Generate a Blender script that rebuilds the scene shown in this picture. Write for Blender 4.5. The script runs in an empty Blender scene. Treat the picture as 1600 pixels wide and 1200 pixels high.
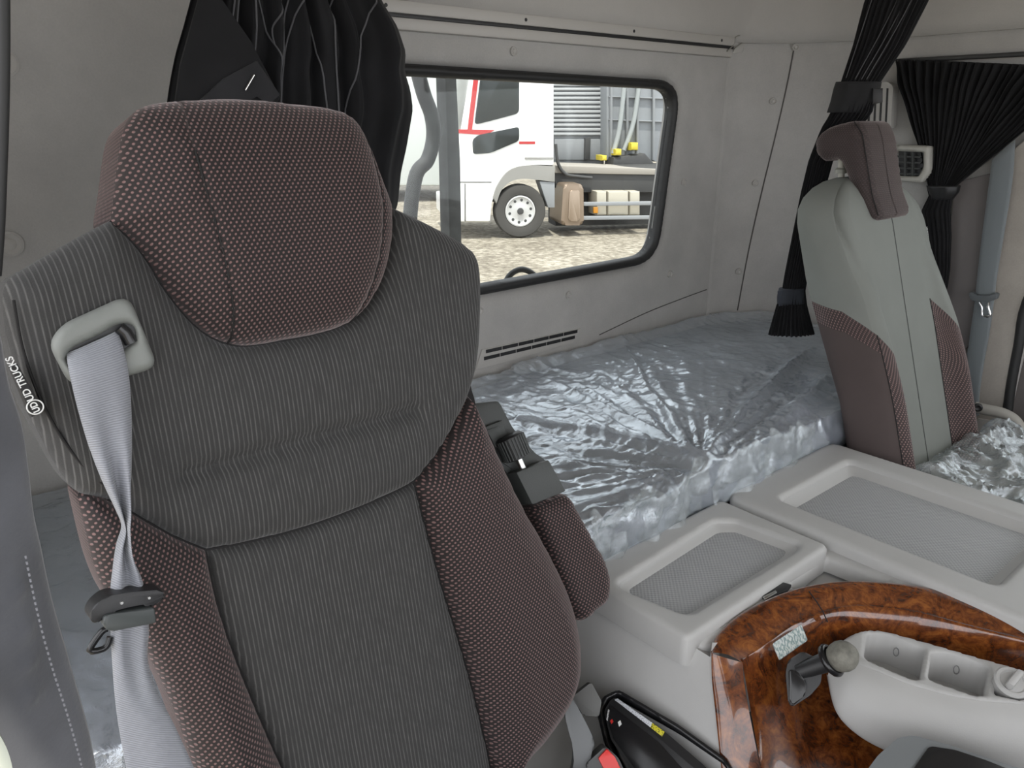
import bpy, bmesh, math, random
import numpy as np
from mathutils import Vector, Matrix, noise
from mathutils.geometry import delaunay_2d_cdt
random.seed(7)
S = bpy.context.scene
COL = S.collection

# ------------------------------------------------------------------ camera
YAW, PITCH, FPX = math.radians(40.2), math.radians(19.0), 1200.0
CAM = Vector((0, 0, 1.3))
FW = Vector((math.sin(YAW)*math.cos(PITCH), math.cos(YAW)*math.cos(PITCH), -math.sin(PITCH)))
RT = Vector((math.cos(YAW), -math.sin(YAW), 0))
UP = RT.cross(FW)
cd = bpy.data.cameras.new('camera'); cam = bpy.data.objects.new('camera', cd); COL.objects.link(cam)
cd.sensor_width = 36; cd.lens = 36*FPX/1600; cd.clip_start = 0.02; cd.clip_end = 300
cam.matrix_world = Matrix(((RT.x, UP.x, -FW.x, CAM.x), (RT.y, UP.y, -FW.y, CAM.y), (RT.z, UP.z, -FW.z, CAM.z), (0, 0, 0, 1)))
S.camera = cam

# ------------------------------------------------------------------ light
W = bpy.data.worlds.new('sky'); S.world = W; W.use_nodes = True
wn = W.node_tree.nodes; bg = wn['Background']
bg.inputs['Color'].default_value = (0.95, 0.965, 1.0, 1); bg.inputs['Strength'].default_value = 1.35
sl = bpy.data.lights.new('sun_offscreen', 'SUN'); sl.energy = 3.0; sl.angle = 0.02; sl.color = (1, .95, .86)
sun = bpy.data.objects.new('sun_offscreen', sl); COL.objects.link(sun)
sd = Vector((.30, .36, -1.25)).normalized()
sun.rotation_euler = sd.to_track_quat('-Z', 'Y').to_euler(); sun.location = (-3, -4, 9)
S.view_settings.view_transform = 'Standard'; S.view_settings.look = 'None'
S.view_settings.gamma = 1; S.view_settings.use_curve_mapping = False
S.view_settings.exposure = 1.15

# ------------------------------------------------------------------ measuring helpers (metres, from the surveyed camera)
def ray(x, y): return FW + RT*((x-800)/FPX) + UP*((600-y)/FPX)
def rX(x, y, X): d = ray(x, y); return CAM + d*(X/d.x)
def rY(x, y, Y): d = ray(x, y); return CAM + d*(Y/d.y)
def rZ(x, y, Z): d = ray(x, y); return CAM + d*((Z-1.3)/d.z)
class Frame:
    """a local plane: origin, right, up, outward normal"""
    def __init__(s, o, eu, n):
        s.o = Vector(o); s.n = Vector(n).normalized(); eu = Vector(eu)
        s.u = (eu - s.n*eu.dot(s.n)).normalized(); s.v = s.n.cross(s.u)
    def w(s, a, b, h=0): return s.o + s.u*a + s.v*b + s.n*h
    def px(s, x, y, h=0):
        d = ray(x, y); k = s.n.dot(s.o + s.n*h - CAM)/s.n.dot(d); p = CAM + d*k - s.o
        return (p.dot(s.u), p.dot(s.v))
    def pxs(s, pts, h=0): return [s.px(x, y, h) for x, y in pts]
def crom(pts, n=8, closed=False):
    P = [np.array(p, float) for p in pts]; out = []; N = len(P)
    for i in range(N if closed else N-1):
        if closed: a, b, c, d = P[i-1], P[i], P[(i+1) % N], P[(i+2) % N]
        else: a, b, c, d = P[max(i-1, 0)], P[i], P[i+1], P[min(i+2, N-1)]
        for k in range(n):
            t = k/n
            out.append(.5*((2*b)+(c-a)*t+(2*a-5*b+4*c-d)*t*t+(3*b-a-3*c+d)*t**3))
    if not closed: out.append(P[-1])
    return [tuple(p) for p in out]
def resample(pts, step, closed=True):
    P = np.array(pts, float)
    if closed: P = np.vstack([P, P[:1]])
    L = np.r_[0, np.cumsum(np.linalg.norm(np.diff(P, axis=0), axis=1))]
    n = max(6, int(L[-1]/step)); t = np.linspace(0, L[-1], n+1)
    Q = np.stack([np.interp(t, L, P[:, k]) for k in range(P.shape[1])], 1)
    return Q[:-1] if closed else Q
def round_poly(pts, r, n=5):
    out = []; N = len(pts)
    for i in range(N):
        p = Vector(pts[i]).to_2d(); a = Vector(pts[i-1]).to_2d(); b = Vector(pts[(i+1) % N]).to_2d()
        la, lb = (a-p).length, (b-p).length; rr = min(r, la*.48, lb*.48)
        s = p+(a-p).normalized()*rr; e = p+(b-p).normalized()*rr
        for k in range(n+1):
            t = k/n; q = s*(1-t)**2+p*2*t*(1-t)+e*t*t; out.append((q.x, q.y))
    return out
def rect(u0, v0, u1, v1, r=0, n=5):
    p = [(u0, v0), (u1, v0), (u1, v1), (u0, v1)]
    return round_poly(p, r, n) if r else p

# ------------------------------------------------------------------ object helpers
ORG = {}
def tag(o, label, cat, group=None):
    o['label'] = label; o['category'] = cat
    if group: o['group'] = group
    return o
def thing(name, label, cat, loc, group=None):
    o = bpy.data.objects.new(name, None); COL.objects.link(o); o.location = loc
    o.empty_display_size = .05; ORG[o.name] = Vector(loc); tag(o, label, cat, group); return o
def mesh(name, verts, faces, mat, parent=None, smooth=True, uv=None, sharp=None, org=None):
    V = np.array([tuple(v) for v in verts], float)
    if parent is not None: o0 = ORG[parent.name]
    elif org is not None: o0 = Vector(org)
    else: o0 = Vector(((V[:, 0].min()+V[:, 0].max())/2, (V[:, 1].min()+V[:, 1].max())/2, V[:, 2].min()))
    me = bpy.data.meshes.new(name); me.from_pydata([tuple(v-np.array(o0)) for v in V], [], [tuple(f) for f in faces])
    if uv is not None:
        L = me.uv_layers.new(name='UVMap'); idx = np.empty(len(me.loops), int); me.loops.foreach_get('vertex_index', idx)
        L.data.foreach_set('uv', np.array(uv, float)[idx].ravel())
    me.validate(); bm = bmesh.new(); bm.from_mesh(me); bmesh.ops.recalc_face_normals(bm, faces=bm.faces); bm.to_mesh(me); bm.free()
    me.polygons.foreach_set('use_smooth', [smooth]*len(me.polygons))
    if sharp is not None: me.set_sharp_from_angle(angle=math.radians(sharp))
    if mat: me.materials.append(mat)
    o = bpy.data.objects.new(name, me); COL.objects.link(o)
    if parent is not None: o.parent = parent
    else: o.location = o0
    ORG[o.name] = o0
    return o
def struct(o): o['kind'] = 'structure'; return o

def pad(name, fr, outline, mat, parent=None, bulge=.02, R=.03, skirt=.05, step=.008, extra=None, holes=(), back=False, uvo=(0, 0), smooth_n=0, org=None, base=0.0, sharp=None):
    """cushion-like piece: outline in the frame's plane, rounded edge, a skirt behind it"""
    ring = [resample(outline, step)] + [resample(h, step*.7) for h in holes]
    bd = np.vstack(ring); nb = len(bd); edges = []; k = 0
    for r_ in ring:
        m = len(r_); edges += [(k+i, k+(i+1) % m) for i in range(m)]; k += m
    A = bd[[e[0] for e in edges]]; B = bd[[e[1] for e in edges]]
    def dist(Q):
        out = np.empty(len(Q)); AB = B-A; l2 = (AB**2).sum(1)+1e-12
        for i in range(0, len(Q), 400):
            q = Q[i:i+400, None, :]; t = np.clip(((q-A)*AB).sum(2)/l2, 0, 1)
            out[i:i+400] = np.sqrt((((A+AB*t[..., None])-q)**2).sum(2)).min(1)
        return out
    def inside(Q, poly):
        c = np.zeros(len(Q), bool); X, Y = Q[:, 0], Q[:, 1]; n = len(poly)
        for i in range(n):
            x1, y1 = poly[i]; x2, y2 = poly[(i+1) % n]
            if y1 == y2: continue
            c ^= ((y1 > Y) != (y2 > Y)) & (X < (x2-x1)*(Y-y1)/(y2-y1)+x1)
        return c
    lo, hi = ring[0].min(0), ring[0].max(0); g = []
    row = 0; y = lo[1]
    while y < hi[1]:
        xs = np.arange(lo[0]+(step/2 if row % 2 else 0), hi[0], step); g.append(np.stack([xs, np.full(len(xs), y)], 1)); y += step*.866; row += 1
    G = np.vstack(g); m = inside(G, ring[0])
    for h in ring[1:]: m &= ~inside(G, h)
    G = G[m]; G = G[dist(G) > step*.45] if len(G) else G
    # extra rings close to the edge so that the roll is smooth
    near = []
    P = np.vstack([bd, G]) if len(G) else bd
    v2, e2, f2, ov, oe, of = delaunay_2d_cdt([Vector(p) for p in P], edges, [], 0, 1e-7)
    V2 = np.array([tuple(v) for v in v2]); T = np.array([f for f in f2 if len(f) == 3])
    ct = V2[T].mean(1); keep = inside(ct, ring[0])
    for h in ring[1:]: keep &= ~inside(ct, h)
    T = T[keep]; D = dist(V2); t = np.clip(D/R, 0, 1)
    H = base + bulge*np.sqrt(np.clip(1-(1-t)**2, 0, 1))
    if extra is not None: H = H + np.array([extra(a, b, d) for (a, b), d in zip(V2, D)])
    verts = [fr.w(a, b, h) for (a, b), h in zip(V2, H)]; uv = [(a+uvo[0], b+uvo[1]) for a, b in V2]
    faces = [tuple(f) for f in T]
    ec = {}
    for f in faces:
        for i in range(3):
            e = (f[i], f[(i+1) % 3]); ec[tuple(sorted(e))] = None if tuple(sorted(e)) in ec else e
    be = [e for e in ec.values() if e]; mp = {}
    for e in be:
        for q in e:
            if q not in mp:
                mp[q] = len(verts); verts.append(fr.w(V2[q][0], V2[q][1], -skirt)); uv.append((V2[q][0]+uvo[0]+skirt, V2[q][1]+uvo[1]))
    for a, b in be: faces.append((b, a, mp[a], mp[b]))
    return mesh(name, verts, faces, mat, parent, True, uv, sharp, org)

def slab(name, fr, outline, mat, parent=None, h0=0.0, h1=.01, bevel=.002, seg=2, holes=(), org=None, taper=0):
    """flat hard piece between h0 and h1 over the plane, front edge bevelled"""
    bm = bmesh.new(); pts = [tuple(p) for p in outline]
    c = np.mean(np.array(pts), 0)
    bot = [bm.verts.new(fr.w(*p, h0)) for p in pts]
    top = [bm.verts.new(fr.w(*(np.array(p)*(1-taper)+c*taper), h1)) for p in pts]
    n = len(pts); f = bm.faces.new(top); bm.faces.new(list(reversed(bot)))
    for i in range(n): bm.faces.new((bot[i], bot[(i+1) % n], top[(i+1) % n], top[i]))
    if bevel:
        ed = [e for e in f.edges]; bmesh.ops.bevel(bm, geom=ed, offset=bevel, segments=seg, affect='EDGES', profile=.5, clamp_overlap=True)
    bm.verts.index_update(); V = [v.co.copy() for v in bm.verts]; Fc = [[v.index for v in q.verts] for q in bm.faces]; bm.free()
    uv = [((v-fr.o).dot(fr.u), (v-fr.o).dot(fr.v)) for v in V]
    return mesh(name, V, Fc, mat, parent, True, uv, 35, org)

def tube(name, pts, r, mat, parent=None, seg=10, closed=False, caps=True, org=None):
    P = [Vector(p) for p in pts]; n = len(P); V = []; Fc = []; uv = []
    rr = r if hasattr(r, '__len__') else [r]*n; prev = None; L = 0
    for i in range(n):
        if closed: t = (P[(i+1) % n]-P[i-1]).normalized()
        else: t = (P[min(i+1, n-1)]-P[max(i-1, 0)]).normalized()
        if prev is None:
            a = Vector((0, 0, 1)) if abs(t.z) < .9 else Vector((1, 0, 0)); prev = (a-t*a.dot(t)).normalized()
        prev = (prev-t*prev.dot(t)).normalized(); b = t.cross(prev)
        if i: L += (P[i]-P[i-1]).length
        for k in range(seg):
            a = 2*math.pi*k/seg; V.append(P[i]+(prev*math.cos(a)+b*math.sin(a))*rr[i]); uv.append((L, k/seg*.1))
    for i in range(n if closed else n-1):
        j = (i+1) % n
        for k in range(seg):
            k2 = (k+1) % seg; Fc.append((i*seg+k, i*seg+k2, j*seg+k2, j*seg+k))
    if caps and not closed:
        Fc.append(tuple(range(seg-1, -1, -1))); Fc.append(tuple((n-1)*seg+k for k in range(seg)))
    return mesh(name, V, Fc, mat, parent, True, uv, 50, org)

def grid(name, G, mat, parent=None, thick=0, uv=None, closed_u=False, caps=False, org=None, sharp=None, tdir=None):
    """G[r][c] world points -> surface; thick adds a second skin"""
    R_, C_ = len(G), len(G[0]); V = [p for r_ in G for p in r_]; Fc = []
    cc = C_ if closed_u else C_-1
    for i in range(R_-1):
        for j in range(cc): Fc.append((i*C_+j, i*C_+(j+1) % C_, (i+1)*C_+(j+1) % C_, (i+1)*C_+j))
    if uv is None:
        uv = []; 
        for i in range(R_):
            l = 0
            for j in range(C_):
                if j: l += (Vector(G[i][j])-Vector(G[i][j-1])).length
                uv.append((l, i/R_))
    if caps:
        Fc.append(tuple(range(C_))); Fc.append(tuple((R_-1)*C_+k for k in reversed(range(C_))))
    if thick:
        A = np.array([tuple(p) for p in V]).reshape(R_, C_, 3)
        if tdir is None:
            du = np.gradient(A, axis=1); dv = np.gradient(A, axis=0); nn = np.cross(du, dv); nn /= np.linalg.norm(nn, axis=2, keepdims=True)+1e-9
        else: nn = np.zeros_like(A)+np.array(tuple(tdir))
        off = (A+nn*thick).reshape(-1, 3); m = len(V); V = list(V)+[Vector(p) for p in off]; uv = list(uv)*2
        Fc += [tuple(q+m for q in reversed(f)) for f in Fc]
        rim = [j for j in range(C_)]+[i*C_+C_-1 for i in range(1, R_)]+[(R_-1)*C_+j for j in range(C_-2, -1, -1)]+[i*C_ for i in range(R_-2, 0, -1)]
        for a, b in zip(rim, rim[1:]+rim[:1]): Fc.append((b, a, a+m, b+m))
    return mesh(name, V, Fc, mat, parent, True, uv, sharp, org)

def lathe(name, prof, o, axis, mat, parent=None, seg=24, org=None, sharp=40):
    """prof: (along axis, radius)"""
    ax = Vector(axis).normalized(); a = Vector((0, 0, 1)) if abs(ax.z) < .9 else Vector((1, 0, 0))
    e1 = (a-ax*a.dot(ax)).normalized(); e2 = ax.cross(e1); V = []; Fc = []; n = len(prof)
    for h, r in prof:
        for k in range(seg):
            t = 2*math.pi*k/seg; V.append(Vector(o)+ax*h+(e1*math.cos(t)+e2*math.sin(t))*max(r, 1e-5))
    for i in range(n-1):
        for k in range(seg):
            k2 = (k+1) % seg; Fc.append((i*seg+k, i*seg+k2, (i+1)*seg+k2, (i+1)*seg+k))
    Fc.append(tuple(range(seg-1, -1, -1))); Fc.append(tuple((n-1)*seg+k for k in range(seg)))
    return mesh(name, V, Fc, mat, parent, True, None, sharp, org)

def box(name, c, size, mat, parent=None, bevel=.003, rot=None, seg=2, org=None):
    bm = bmesh.new(); bmesh.ops.create_cube(bm, size=1)
    M = Matrix.Translation(Vector(c)) @ (rot.to_4x4() if rot is not None else Matrix.Identity(4)) @ Matrix.Diagonal((*size, 1))
    bmesh.ops.transform(bm, matrix=M, verts=bm.verts)
    if bevel: bmesh.ops.bevel(bm, geom=list(bm.edges), offset=bevel, segments=seg, affect='EDGES', profile=.5, clamp_overlap=True)
    bm.verts.index_update(); V = [v.co.copy() for v in bm.verts]; Fc = [[v.index for v in q.verts] for q in bm.faces]; bm.free()
    return mesh(name, V, Fc, mat, parent, True, None, 35, org)

def twin(o, dloc, name=None):
    c = o.copy(); COL.objects.link(c); c.location = Vector(o.location)+Vector(dloc); ORG[c.name] = ORG[o.name]+Vector(dloc); return c

def text_mesh(name, body, fr, u, v, h, size, mat, parent, ang=0, ext=.0002, sx=1, bold=0):
    cu = bpy.data.curves.new(name, 'FONT'); cu.body = body; cu.size = size; cu.extrude = ext; cu.align_x = 'CENTER'; cu.align_y = 'CENTER'; cu.offset = bold
    t = bpy.data.objects.new(name+'_t', cu); COL.objects.link(t)
    me = bpy.data.meshes.new_from_object(t.evaluated_get(bpy.context.evaluated_depsgraph_get()))
    ca, sa = math.cos(ang), math.sin(ang); V = []
    for q in me.vertices:
        x, y = q.co.x*sx, q.co.y; V.append(fr.w(u+x*ca-y*sa, v+x*sa+y*ca, h+q.co.z))
    Fc = [tuple(p.vertices) for p in me.polygons]
    bpy.data.objects.remove(t); bpy.data.curves.remove(cu); bpy.data.meshes.remove(me)
    return mesh(name, V, Fc, mat, parent, False)

# ------------------------------------------------------------------ materials
class NT:
    def __init__(s, name):
        s.m = bpy.data.materials.new(name); s.m.use_nodes = True; s.t = s.m.node_tree; s.b = s.t.nodes['Principled BSDF']; s.out = s.t.nodes['Material Output']
    def n(s, typ, **k):
        q = s.t.nodes.new(typ)
        for a, b in k.items():
            if a.startswith('i_'):
                key = a[2:]; key = int(key) if key.isdigit() else key.replace('_', ' ')
                if hasattr(b, 'bl_idname') or isinstance(b, bpy.types.NodeSocket): s.t.links.new(b, q.inputs[key])
                else: q.inputs[key].default_value = b
            else: setattr(q, a, b)
        return q
    def math(s, op, a, b=0.0, c=None):
        q = s.t.nodes.new('ShaderNodeMath'); q.operation = op
        for i, x in enumerate((a, b) if c is None else (a, b, c)):
            if isinstance(x, bpy.types.NodeSocket): s.t.links.new(x, q.inputs[i])
            else: q.inputs[i].default_value = x
        return q.outputs[0]
    def link(s, a, b): s.t.links.new(a, b)
    def uv(s): return s.n('ShaderNodeUVMap').outputs[0]
    def obj(s): return s.n('ShaderNodeTexCoord').outputs['Object']
    def geo(s): return s.n('ShaderNodeNewGeometry').outputs['Position']
    def noise(s, vec, scale, detail=3, rough=.5, dist=0):
        q = s.n('ShaderNodeTexNoise'); q.inputs['Scale'].default_value = scale; q.inputs['Detail'].default_value = detail
        q.inputs['Roughness'].default_value = rough; q.inputs['Distortion'].default_value = dist
        if vec is not None: s.link(vec, q.inputs['Vector'])
        return q.outputs[0]
    def ramp(s, fac, stops):
        q = s.t.nodes.new('ShaderNodeValToRGB'); el = q.color_ramp.elements
        while len(el) < len(stops): el.new(.5)
        for e, (p, c) in zip(el, stops): e.position = p; e.color = (*c, 1) if len(c) == 3 else c
        s.link(fac, q.inputs[0]); return q.outputs[0]
    def bump(s, h, strength=.3, dist=.002):
        q = s.n('ShaderNodeBump'); q.inputs['Strength'].default_value = strength; q.inputs['Distance'].default_value = dist
        s.link(h, q.inputs['Height']); s.link(q.outputs[0], s.b.inputs['Normal'])
    def set(s, **k):
        for a, v in k.items(): s.b.inputs[a.replace('_', ' ')].default_value = v
        return s
def g3(v): return (v, v, v)
def plain(name, col, rough=.5, metal=0, grain=0, gscale=900, spec=.5, coat=0, var=0, vscale=6):
    t = NT(name); t.set(Roughness=rough, Metallic=metal, Coat_Weight=coat); t.b.inputs['Base Color'].default_value = (*col, 1)
    t.b.inputs['Specular IOR Level'].default_value = spec
    p = t.geo()
    if var:
        f = t.noise(p, vscale, 5, .6)
        lo = tuple(c*(1-var) for c in col); hi = tuple(min(1, c*(1+var)) for c in col)
        t.link(t.ramp(f, [(.3, lo), (.7, hi)]), t.b.inputs['Base Color'])
    if grain: t.bump(t.noise(p, gscale, 2), grain, .001)
    return t.m

def m_rib(name, lo, hi, pitch=.0046, rough=.85):
    t = NT(name); uv = t.uv(); s = t.n('ShaderNodeSeparateXYZ'); t.link(uv, s.inputs[0])
    mp = t.n('ShaderNodeMapping'); mp.inputs['Scale'].default_value = (40, 9, 1); t.link(uv, mp.inputs[0])
    wob = t.noise(mp.outputs[0], 1.0, 2)
    x = t.math('ADD', t.math('MULTIPLY', s.outputs[0], 2*math.pi/pitch), t.math('MULTIPLY', wob, 5.0))
    w = t.math('POWER', t.math('MULTIPLY_ADD', t.math('SINE', x), .5, .5), 5.0)
    mp2 = t.n('ShaderNodeMapping'); mp2.inputs['Scale'].default_value = (150, 40, 1); t.link(uv, mp2.inputs[0])
    br = t.noise(mp2.outputs[0], 1.0, 2); w2 = t.math('MULTIPLY', w, t.math('MULTIPLY_ADD', br, 1.8, -.25))
    fine = t.noise(uv, 1500, 2)
    f = t.math('ADD', w2, t.math('MULTIPLY_ADD', fine, .5, -.2))
    t.link(t.ramp(f, [(0, lo), (.85, hi)]), t.b.inputs['Base Color'])
    t.set(Roughness=rough, Sheen_Weight=.2, Sheen_Roughness=.4); t.b.inputs['Specular IOR Level'].default_value = .2
    t.bump(t.math('ADD', w, t.math('MULTIPLY', fine, .5)), .5, .0012); return t.m
def m_dot(name, base, dot, a=.0053, b=.0035, sheen=.35):
    t = NT(name); uv = t.uv(); s = t.n('ShaderNodeSeparateXYZ'); t.link(uv, s.inputs[0])
    y = t.math('MULTIPLY', s.outputs[1], 1/b); row = t.math('FLOOR', y)
    off = t.math('MULTIPLY', t.math('MODULO', t.math('ADD', row, 1000.0), 2.0), .5)
    x = t.math('ADD', t.math('MULTIPLY', s.outputs[0], 1/a), off)
    fx = t.math('SUBTRACT', t.math('FRACT', x), .5); fy = t.math('SUBTRACT', t.math('FRACT', y), .5)
    fx = t.math('ADD', fx, t.math('MULTIPLY', fy, -.12))
    d = t.math('SQRT', t.math('ADD', t.math('POWER', t.math('ABSOLUTE', t.math('MULTIPLY', fx, 2.9)), 2.0), t.math('POWER', t.math('ABSOLUTE', t.math('MULTIPLY', fy, 1.75)), 2.0)))
    m = t.n('ShaderNodeMapRange', interpolation_type='SMOOTHSTEP'); t.link(d, m.inputs[0]); m.inputs[1].default_value = .75; m.inputs[2].default_value = .35
    fine = t.noise(uv, 1200, 2)
    mp = t.n('ShaderNodeMapping'); mp.inputs['Scale'].default_value = (9, 9, 1); t.link(uv, mp.inputs[0])
    f = t.math('MULTIPLY', m.outputs[0], t.math('MULTIPLY_ADD', fine, .7, .55))
    t.link(t.ramp(f, [(0, base), (1, dot)]), t.b.inputs['Base Color'])
    t.set(Roughness=.75, Sheen_Weight=sheen, Sheen_Roughness=.4); t.b.inputs['Sheen Tint'].default_value = (1, .86, .84, 1); t.b.inputs['Specular IOR Level'].default_value = .3
    t.bump(t.math('SUBTRACT', 1.0, m.outputs[0]), .55, .0012); return t.m
def m_wall(name, col, blotch=.16):
    t = NT(name); p = t.geo(); n1 = t.noise(p, 7, 6, .65); n2 = t.noise(p, 260, 3)
    f = t.math('ADD', t.math('MULTIPLY', n1, .8), t.math('MULTIPLY', n2, .25))
    t.link(t.ramp(f, [(.25, tuple(c*(1-blotch) for c in col)), (.75, tuple(c*(1+blotch*.7) for c in col))]), t.b.inputs['Base Color'])
    t.set(Roughness=.95, Sheen_Weight=.15); t.b.inputs['Specular IOR Level'].default_value = .15; t.bump(n2, .25, .002); return t.m
def m_wood(name):
    t = NT(name); p = t.geo(); n1 = t.noise(p, 27, 7, .68, 2.0); n2 = t.noise(p, 60, 5, .7, 1.0)
    v = t.n('ShaderNodeTexVoronoi'); v.inputs['Scale'].default_value = 55
    wv = t.n('ShaderNodeVectorMath', operation='ADD'); t.link(p, wv.inputs[0])
    nn = t.n('ShaderNodeTexNoise'); nn.inputs['Scale'].default_value = 25; t.link(p, nn.inputs['Vector'])
    sc = t.n('ShaderNodeVectorMath', operation='SCALE'); t.link(nn.outputs['Color'], sc.inputs[0]); sc.inputs['Scale'].default_value = .06
    t.link(sc.outputs[0], wv.inputs[1]); t.link(wv.outputs[0], v.inputs['Vector'])
    dk = t.math('MULTIPLY', t.math('LESS_THAN', v.outputs['Distance'], .0), 0)
    f = t.math('ADD', t.math('MULTIPLY', n1, .75), t.math('MULTIPLY', n2, .38))
    f = t.math('ADD', f, t.math('MULTIPLY', v.outputs['Distance'], .10))
    t.link(t.ramp(f, [(.42, (.018, .006, .003)), (.51, (.062, .016, .005)), (.61, (.135, .036, .009)), (.76, (.27, .088, .018))]), t.b.inputs['Base Color'])
    t.set(Roughness=.22, Coat_Weight=1.0, Coat_Roughness=.03); return t.m
def m_film(name, tint=(.56, .61, .69), opac=.56, rough=.15, bsc=28, bst=.45, gloss=.45):
    t = NT(name); p = t.geo(); n1 = t.noise(p, bsc, 6, .62, .8); n2 = t.noise(p, 9, 3)
    t.b.inputs['Base Color'].default_value = (*tint, 1); t.set(Roughness=rough); t.b.inputs['Specular IOR Level'].default_value = .9
    t.bump(n1, bst, .008)
    tr = t.n('ShaderNodeBsdfTransparent'); mx = t.n('ShaderNodeMixShader')
    lw = t.n('ShaderNodeLayerWeight'); lw.inputs['Blend'].default_value = .35
    f = t.math('ADD', t.math('MULTIPLY', lw.outputs['Facing'], .45), t.math('MULTIPLY_ADD', n2, opac*.8, opac*.35)); f = t.math('MINIMUM', f, .95)
    gl = t.n('ShaderNodeBsdfGlossy'); gl.inputs['Roughness'].default_value = rough; gl.inputs['Color'].default_value = (.88, .95, 1, 1); t.link(t.b.inputs['Normal'].links[0].from_socket, gl.inputs['Normal'])
    m0 = t.n('ShaderNodeMixShader'); m0.inputs[0].default_value = gloss; t.link(t.b.outputs[0], m0.inputs[1]); t.link(gl.outputs[0], m0.inputs[2])
    t.link(f, mx.inputs[0]); t.link(tr.outputs[0], mx.inputs[1]); t.link(m0.outputs[0], mx.inputs[2]); t.link(mx.outputs[0], t.out.inputs[0]); return t.m
def m_glass(name, tint=(.86, .88, .88), dust=.004, gl=.02):
    t = NT(name); p = t.geo(); tr = t.n('ShaderNodeBsdfTransparent'); tr.inputs[0].default_value = (*tint, 1)
    gs = t.n('ShaderNodeBsdfGlossy'); gs.inputs['Roughness'].default_value = .02
    m1 = t.n('ShaderNodeMixShader'); m1.inputs[0].default_value = gl; t.link(tr.outputs[0], m1.inputs[1]); t.link(gs.outputs[0], m1.inputs[2])
    df = t.n('ShaderNodeBsdfDiffuse'); df.inputs[0].default_value = (.75, .75, .72, 1)
    n = t.noise(p, 90, 4, .7); k = t.ramp(n, [(.66, g3(0)), (.74, g3(.5))])
    n2 = t.noise(p, 5, 3); k2 = t.math('ADD', t.math('MULTIPLY', k, t.math('MULTIPLY', n2, .8)), dust)
    m2 = t.n('ShaderNodeMixShader'); t.link(k2, m2.inputs[0]); t.link(m1.outputs[0], m2.inputs[1]); t.link(df.outputs[0], m2.inputs[2]); t.link(m2.outputs[0], t.out.inputs[0]); return t.m
def m_belt(name, col, axis=1, pitch=.0021):
    t = NT(name); uv = t.uv(); s = t.n('ShaderNodeSeparateXYZ'); t.link(uv, s.inputs[0])
    w = t.math('MULTIPLY_ADD', t.math('SINE', t.math('MULTIPLY', s.outputs[axis], 2*math.pi/pitch)), .5, .5)
    t.link(t.ramp(w, [(0, tuple(c*.72 for c in col)), (1, tuple(c*1.1 for c in col))]), t.b.inputs['Base Color'])
    t.set(Roughness=.5, Sheen_Weight=.3); t.bump(w, .4, .0008); return t.m
def m_gravel(name):
    t = NT(name); p = t.geo(); n1 = t.noise(p, 9, 6, .7); n2 = t.noise(p, .7, 3)
    f = t.math('ADD', t.math('MULTIPLY', n1, .75), t.math('MULTIPLY', n2, .25))
    t.link(t.ramp(f, [(.36, (.09, .075, .055)), (.5, (.20, .175, .135)), (.62, (.36, .33, .27))]), t.b.inputs['Base Color']); t.set(Roughness=.95); t.bump(n1, .6, .03); return t.m
def m_mat(name, col):
    """fine knobbed tray liner"""
    t = NT(name); uv = t.uv(); s = t.n('ShaderNodeSeparateXYZ'); t.link(uv, s.inputs[0]); k = 2*math.pi/.0075
    a = t.math('SINE', t.math('MULTIPLY', s.outputs[0], k)); b = t.math('SINE', t.math('MULTIPLY', s.outputs[1], k))
    f = t.math('MULTIPLY_ADD', t.math('MULTIPLY', a, b), .5, .5)
    t.link(t.ramp(f, [(.2, tuple(c*.86 for c in col)), (.9, tuple(c*1.1 for c in col))]), t.b.inputs['Base Color']); t.set(Roughness=.55); t.bump(f, .5, .0012); return t.m
def m_sticker(name):
    t = NT(name); uv = t.uv(); s = t.n('ShaderNodeSeparateXYZ'); t.link(uv, s.inputs[0])
    mp = t.n('ShaderNodeMapping'); mp.inputs['Scale'].default_value = (420, 160, 1); mp.inputs['Rotation'].default_value = (0, 0, -.45); t.link(uv, mp.inputs[0])
    n = t.noise(mp.outputs[0], 1, 2); t.link(t.ramp(n, [(.46, (.75, .8, .78)), (.54, (.32, .42, .42))]), t.b.inputs['Base Color']); t.set(Roughness=.25, Metallic=.2); return t.m
def m_print(name, paper, ink, sx=900, sy=260, lo=.52):
    t = NT(name); uv = t.uv(); mp = t.n('ShaderNodeMapping'); mp.inputs['Scale'].default_value = (sx, sy, 1); t.link(uv, mp.inputs[0])
    n = t.noise(mp.outputs[0], 1, 1); t.link(t.ramp(n, [(lo, paper), (lo+.06, ink)]), t.b.inputs['Base Color']); t.set(Roughness=.4); return t.m
def m_cloth(name, col, rough=.9, sheen=.08, fs=900):
    t = NT(name); uv = t.uv(); n = t.noise(t.geo(), fs, 2); n1 = t.noise(t.geo(), 14, 4)
    t.link(t.ramp(n1, [(.3, tuple(c*.75 for c in col)), (.7, tuple(c*1.25 for c in col))]), t.b.inputs['Base Color'])
    t.set(Roughness=rough, Sheen_Weight=sheen, Sheen_Roughness=.5); t.b.inputs['Specular IOR Level'].default_value = .25; t.bump(n, .2, .001); return t.m

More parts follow.
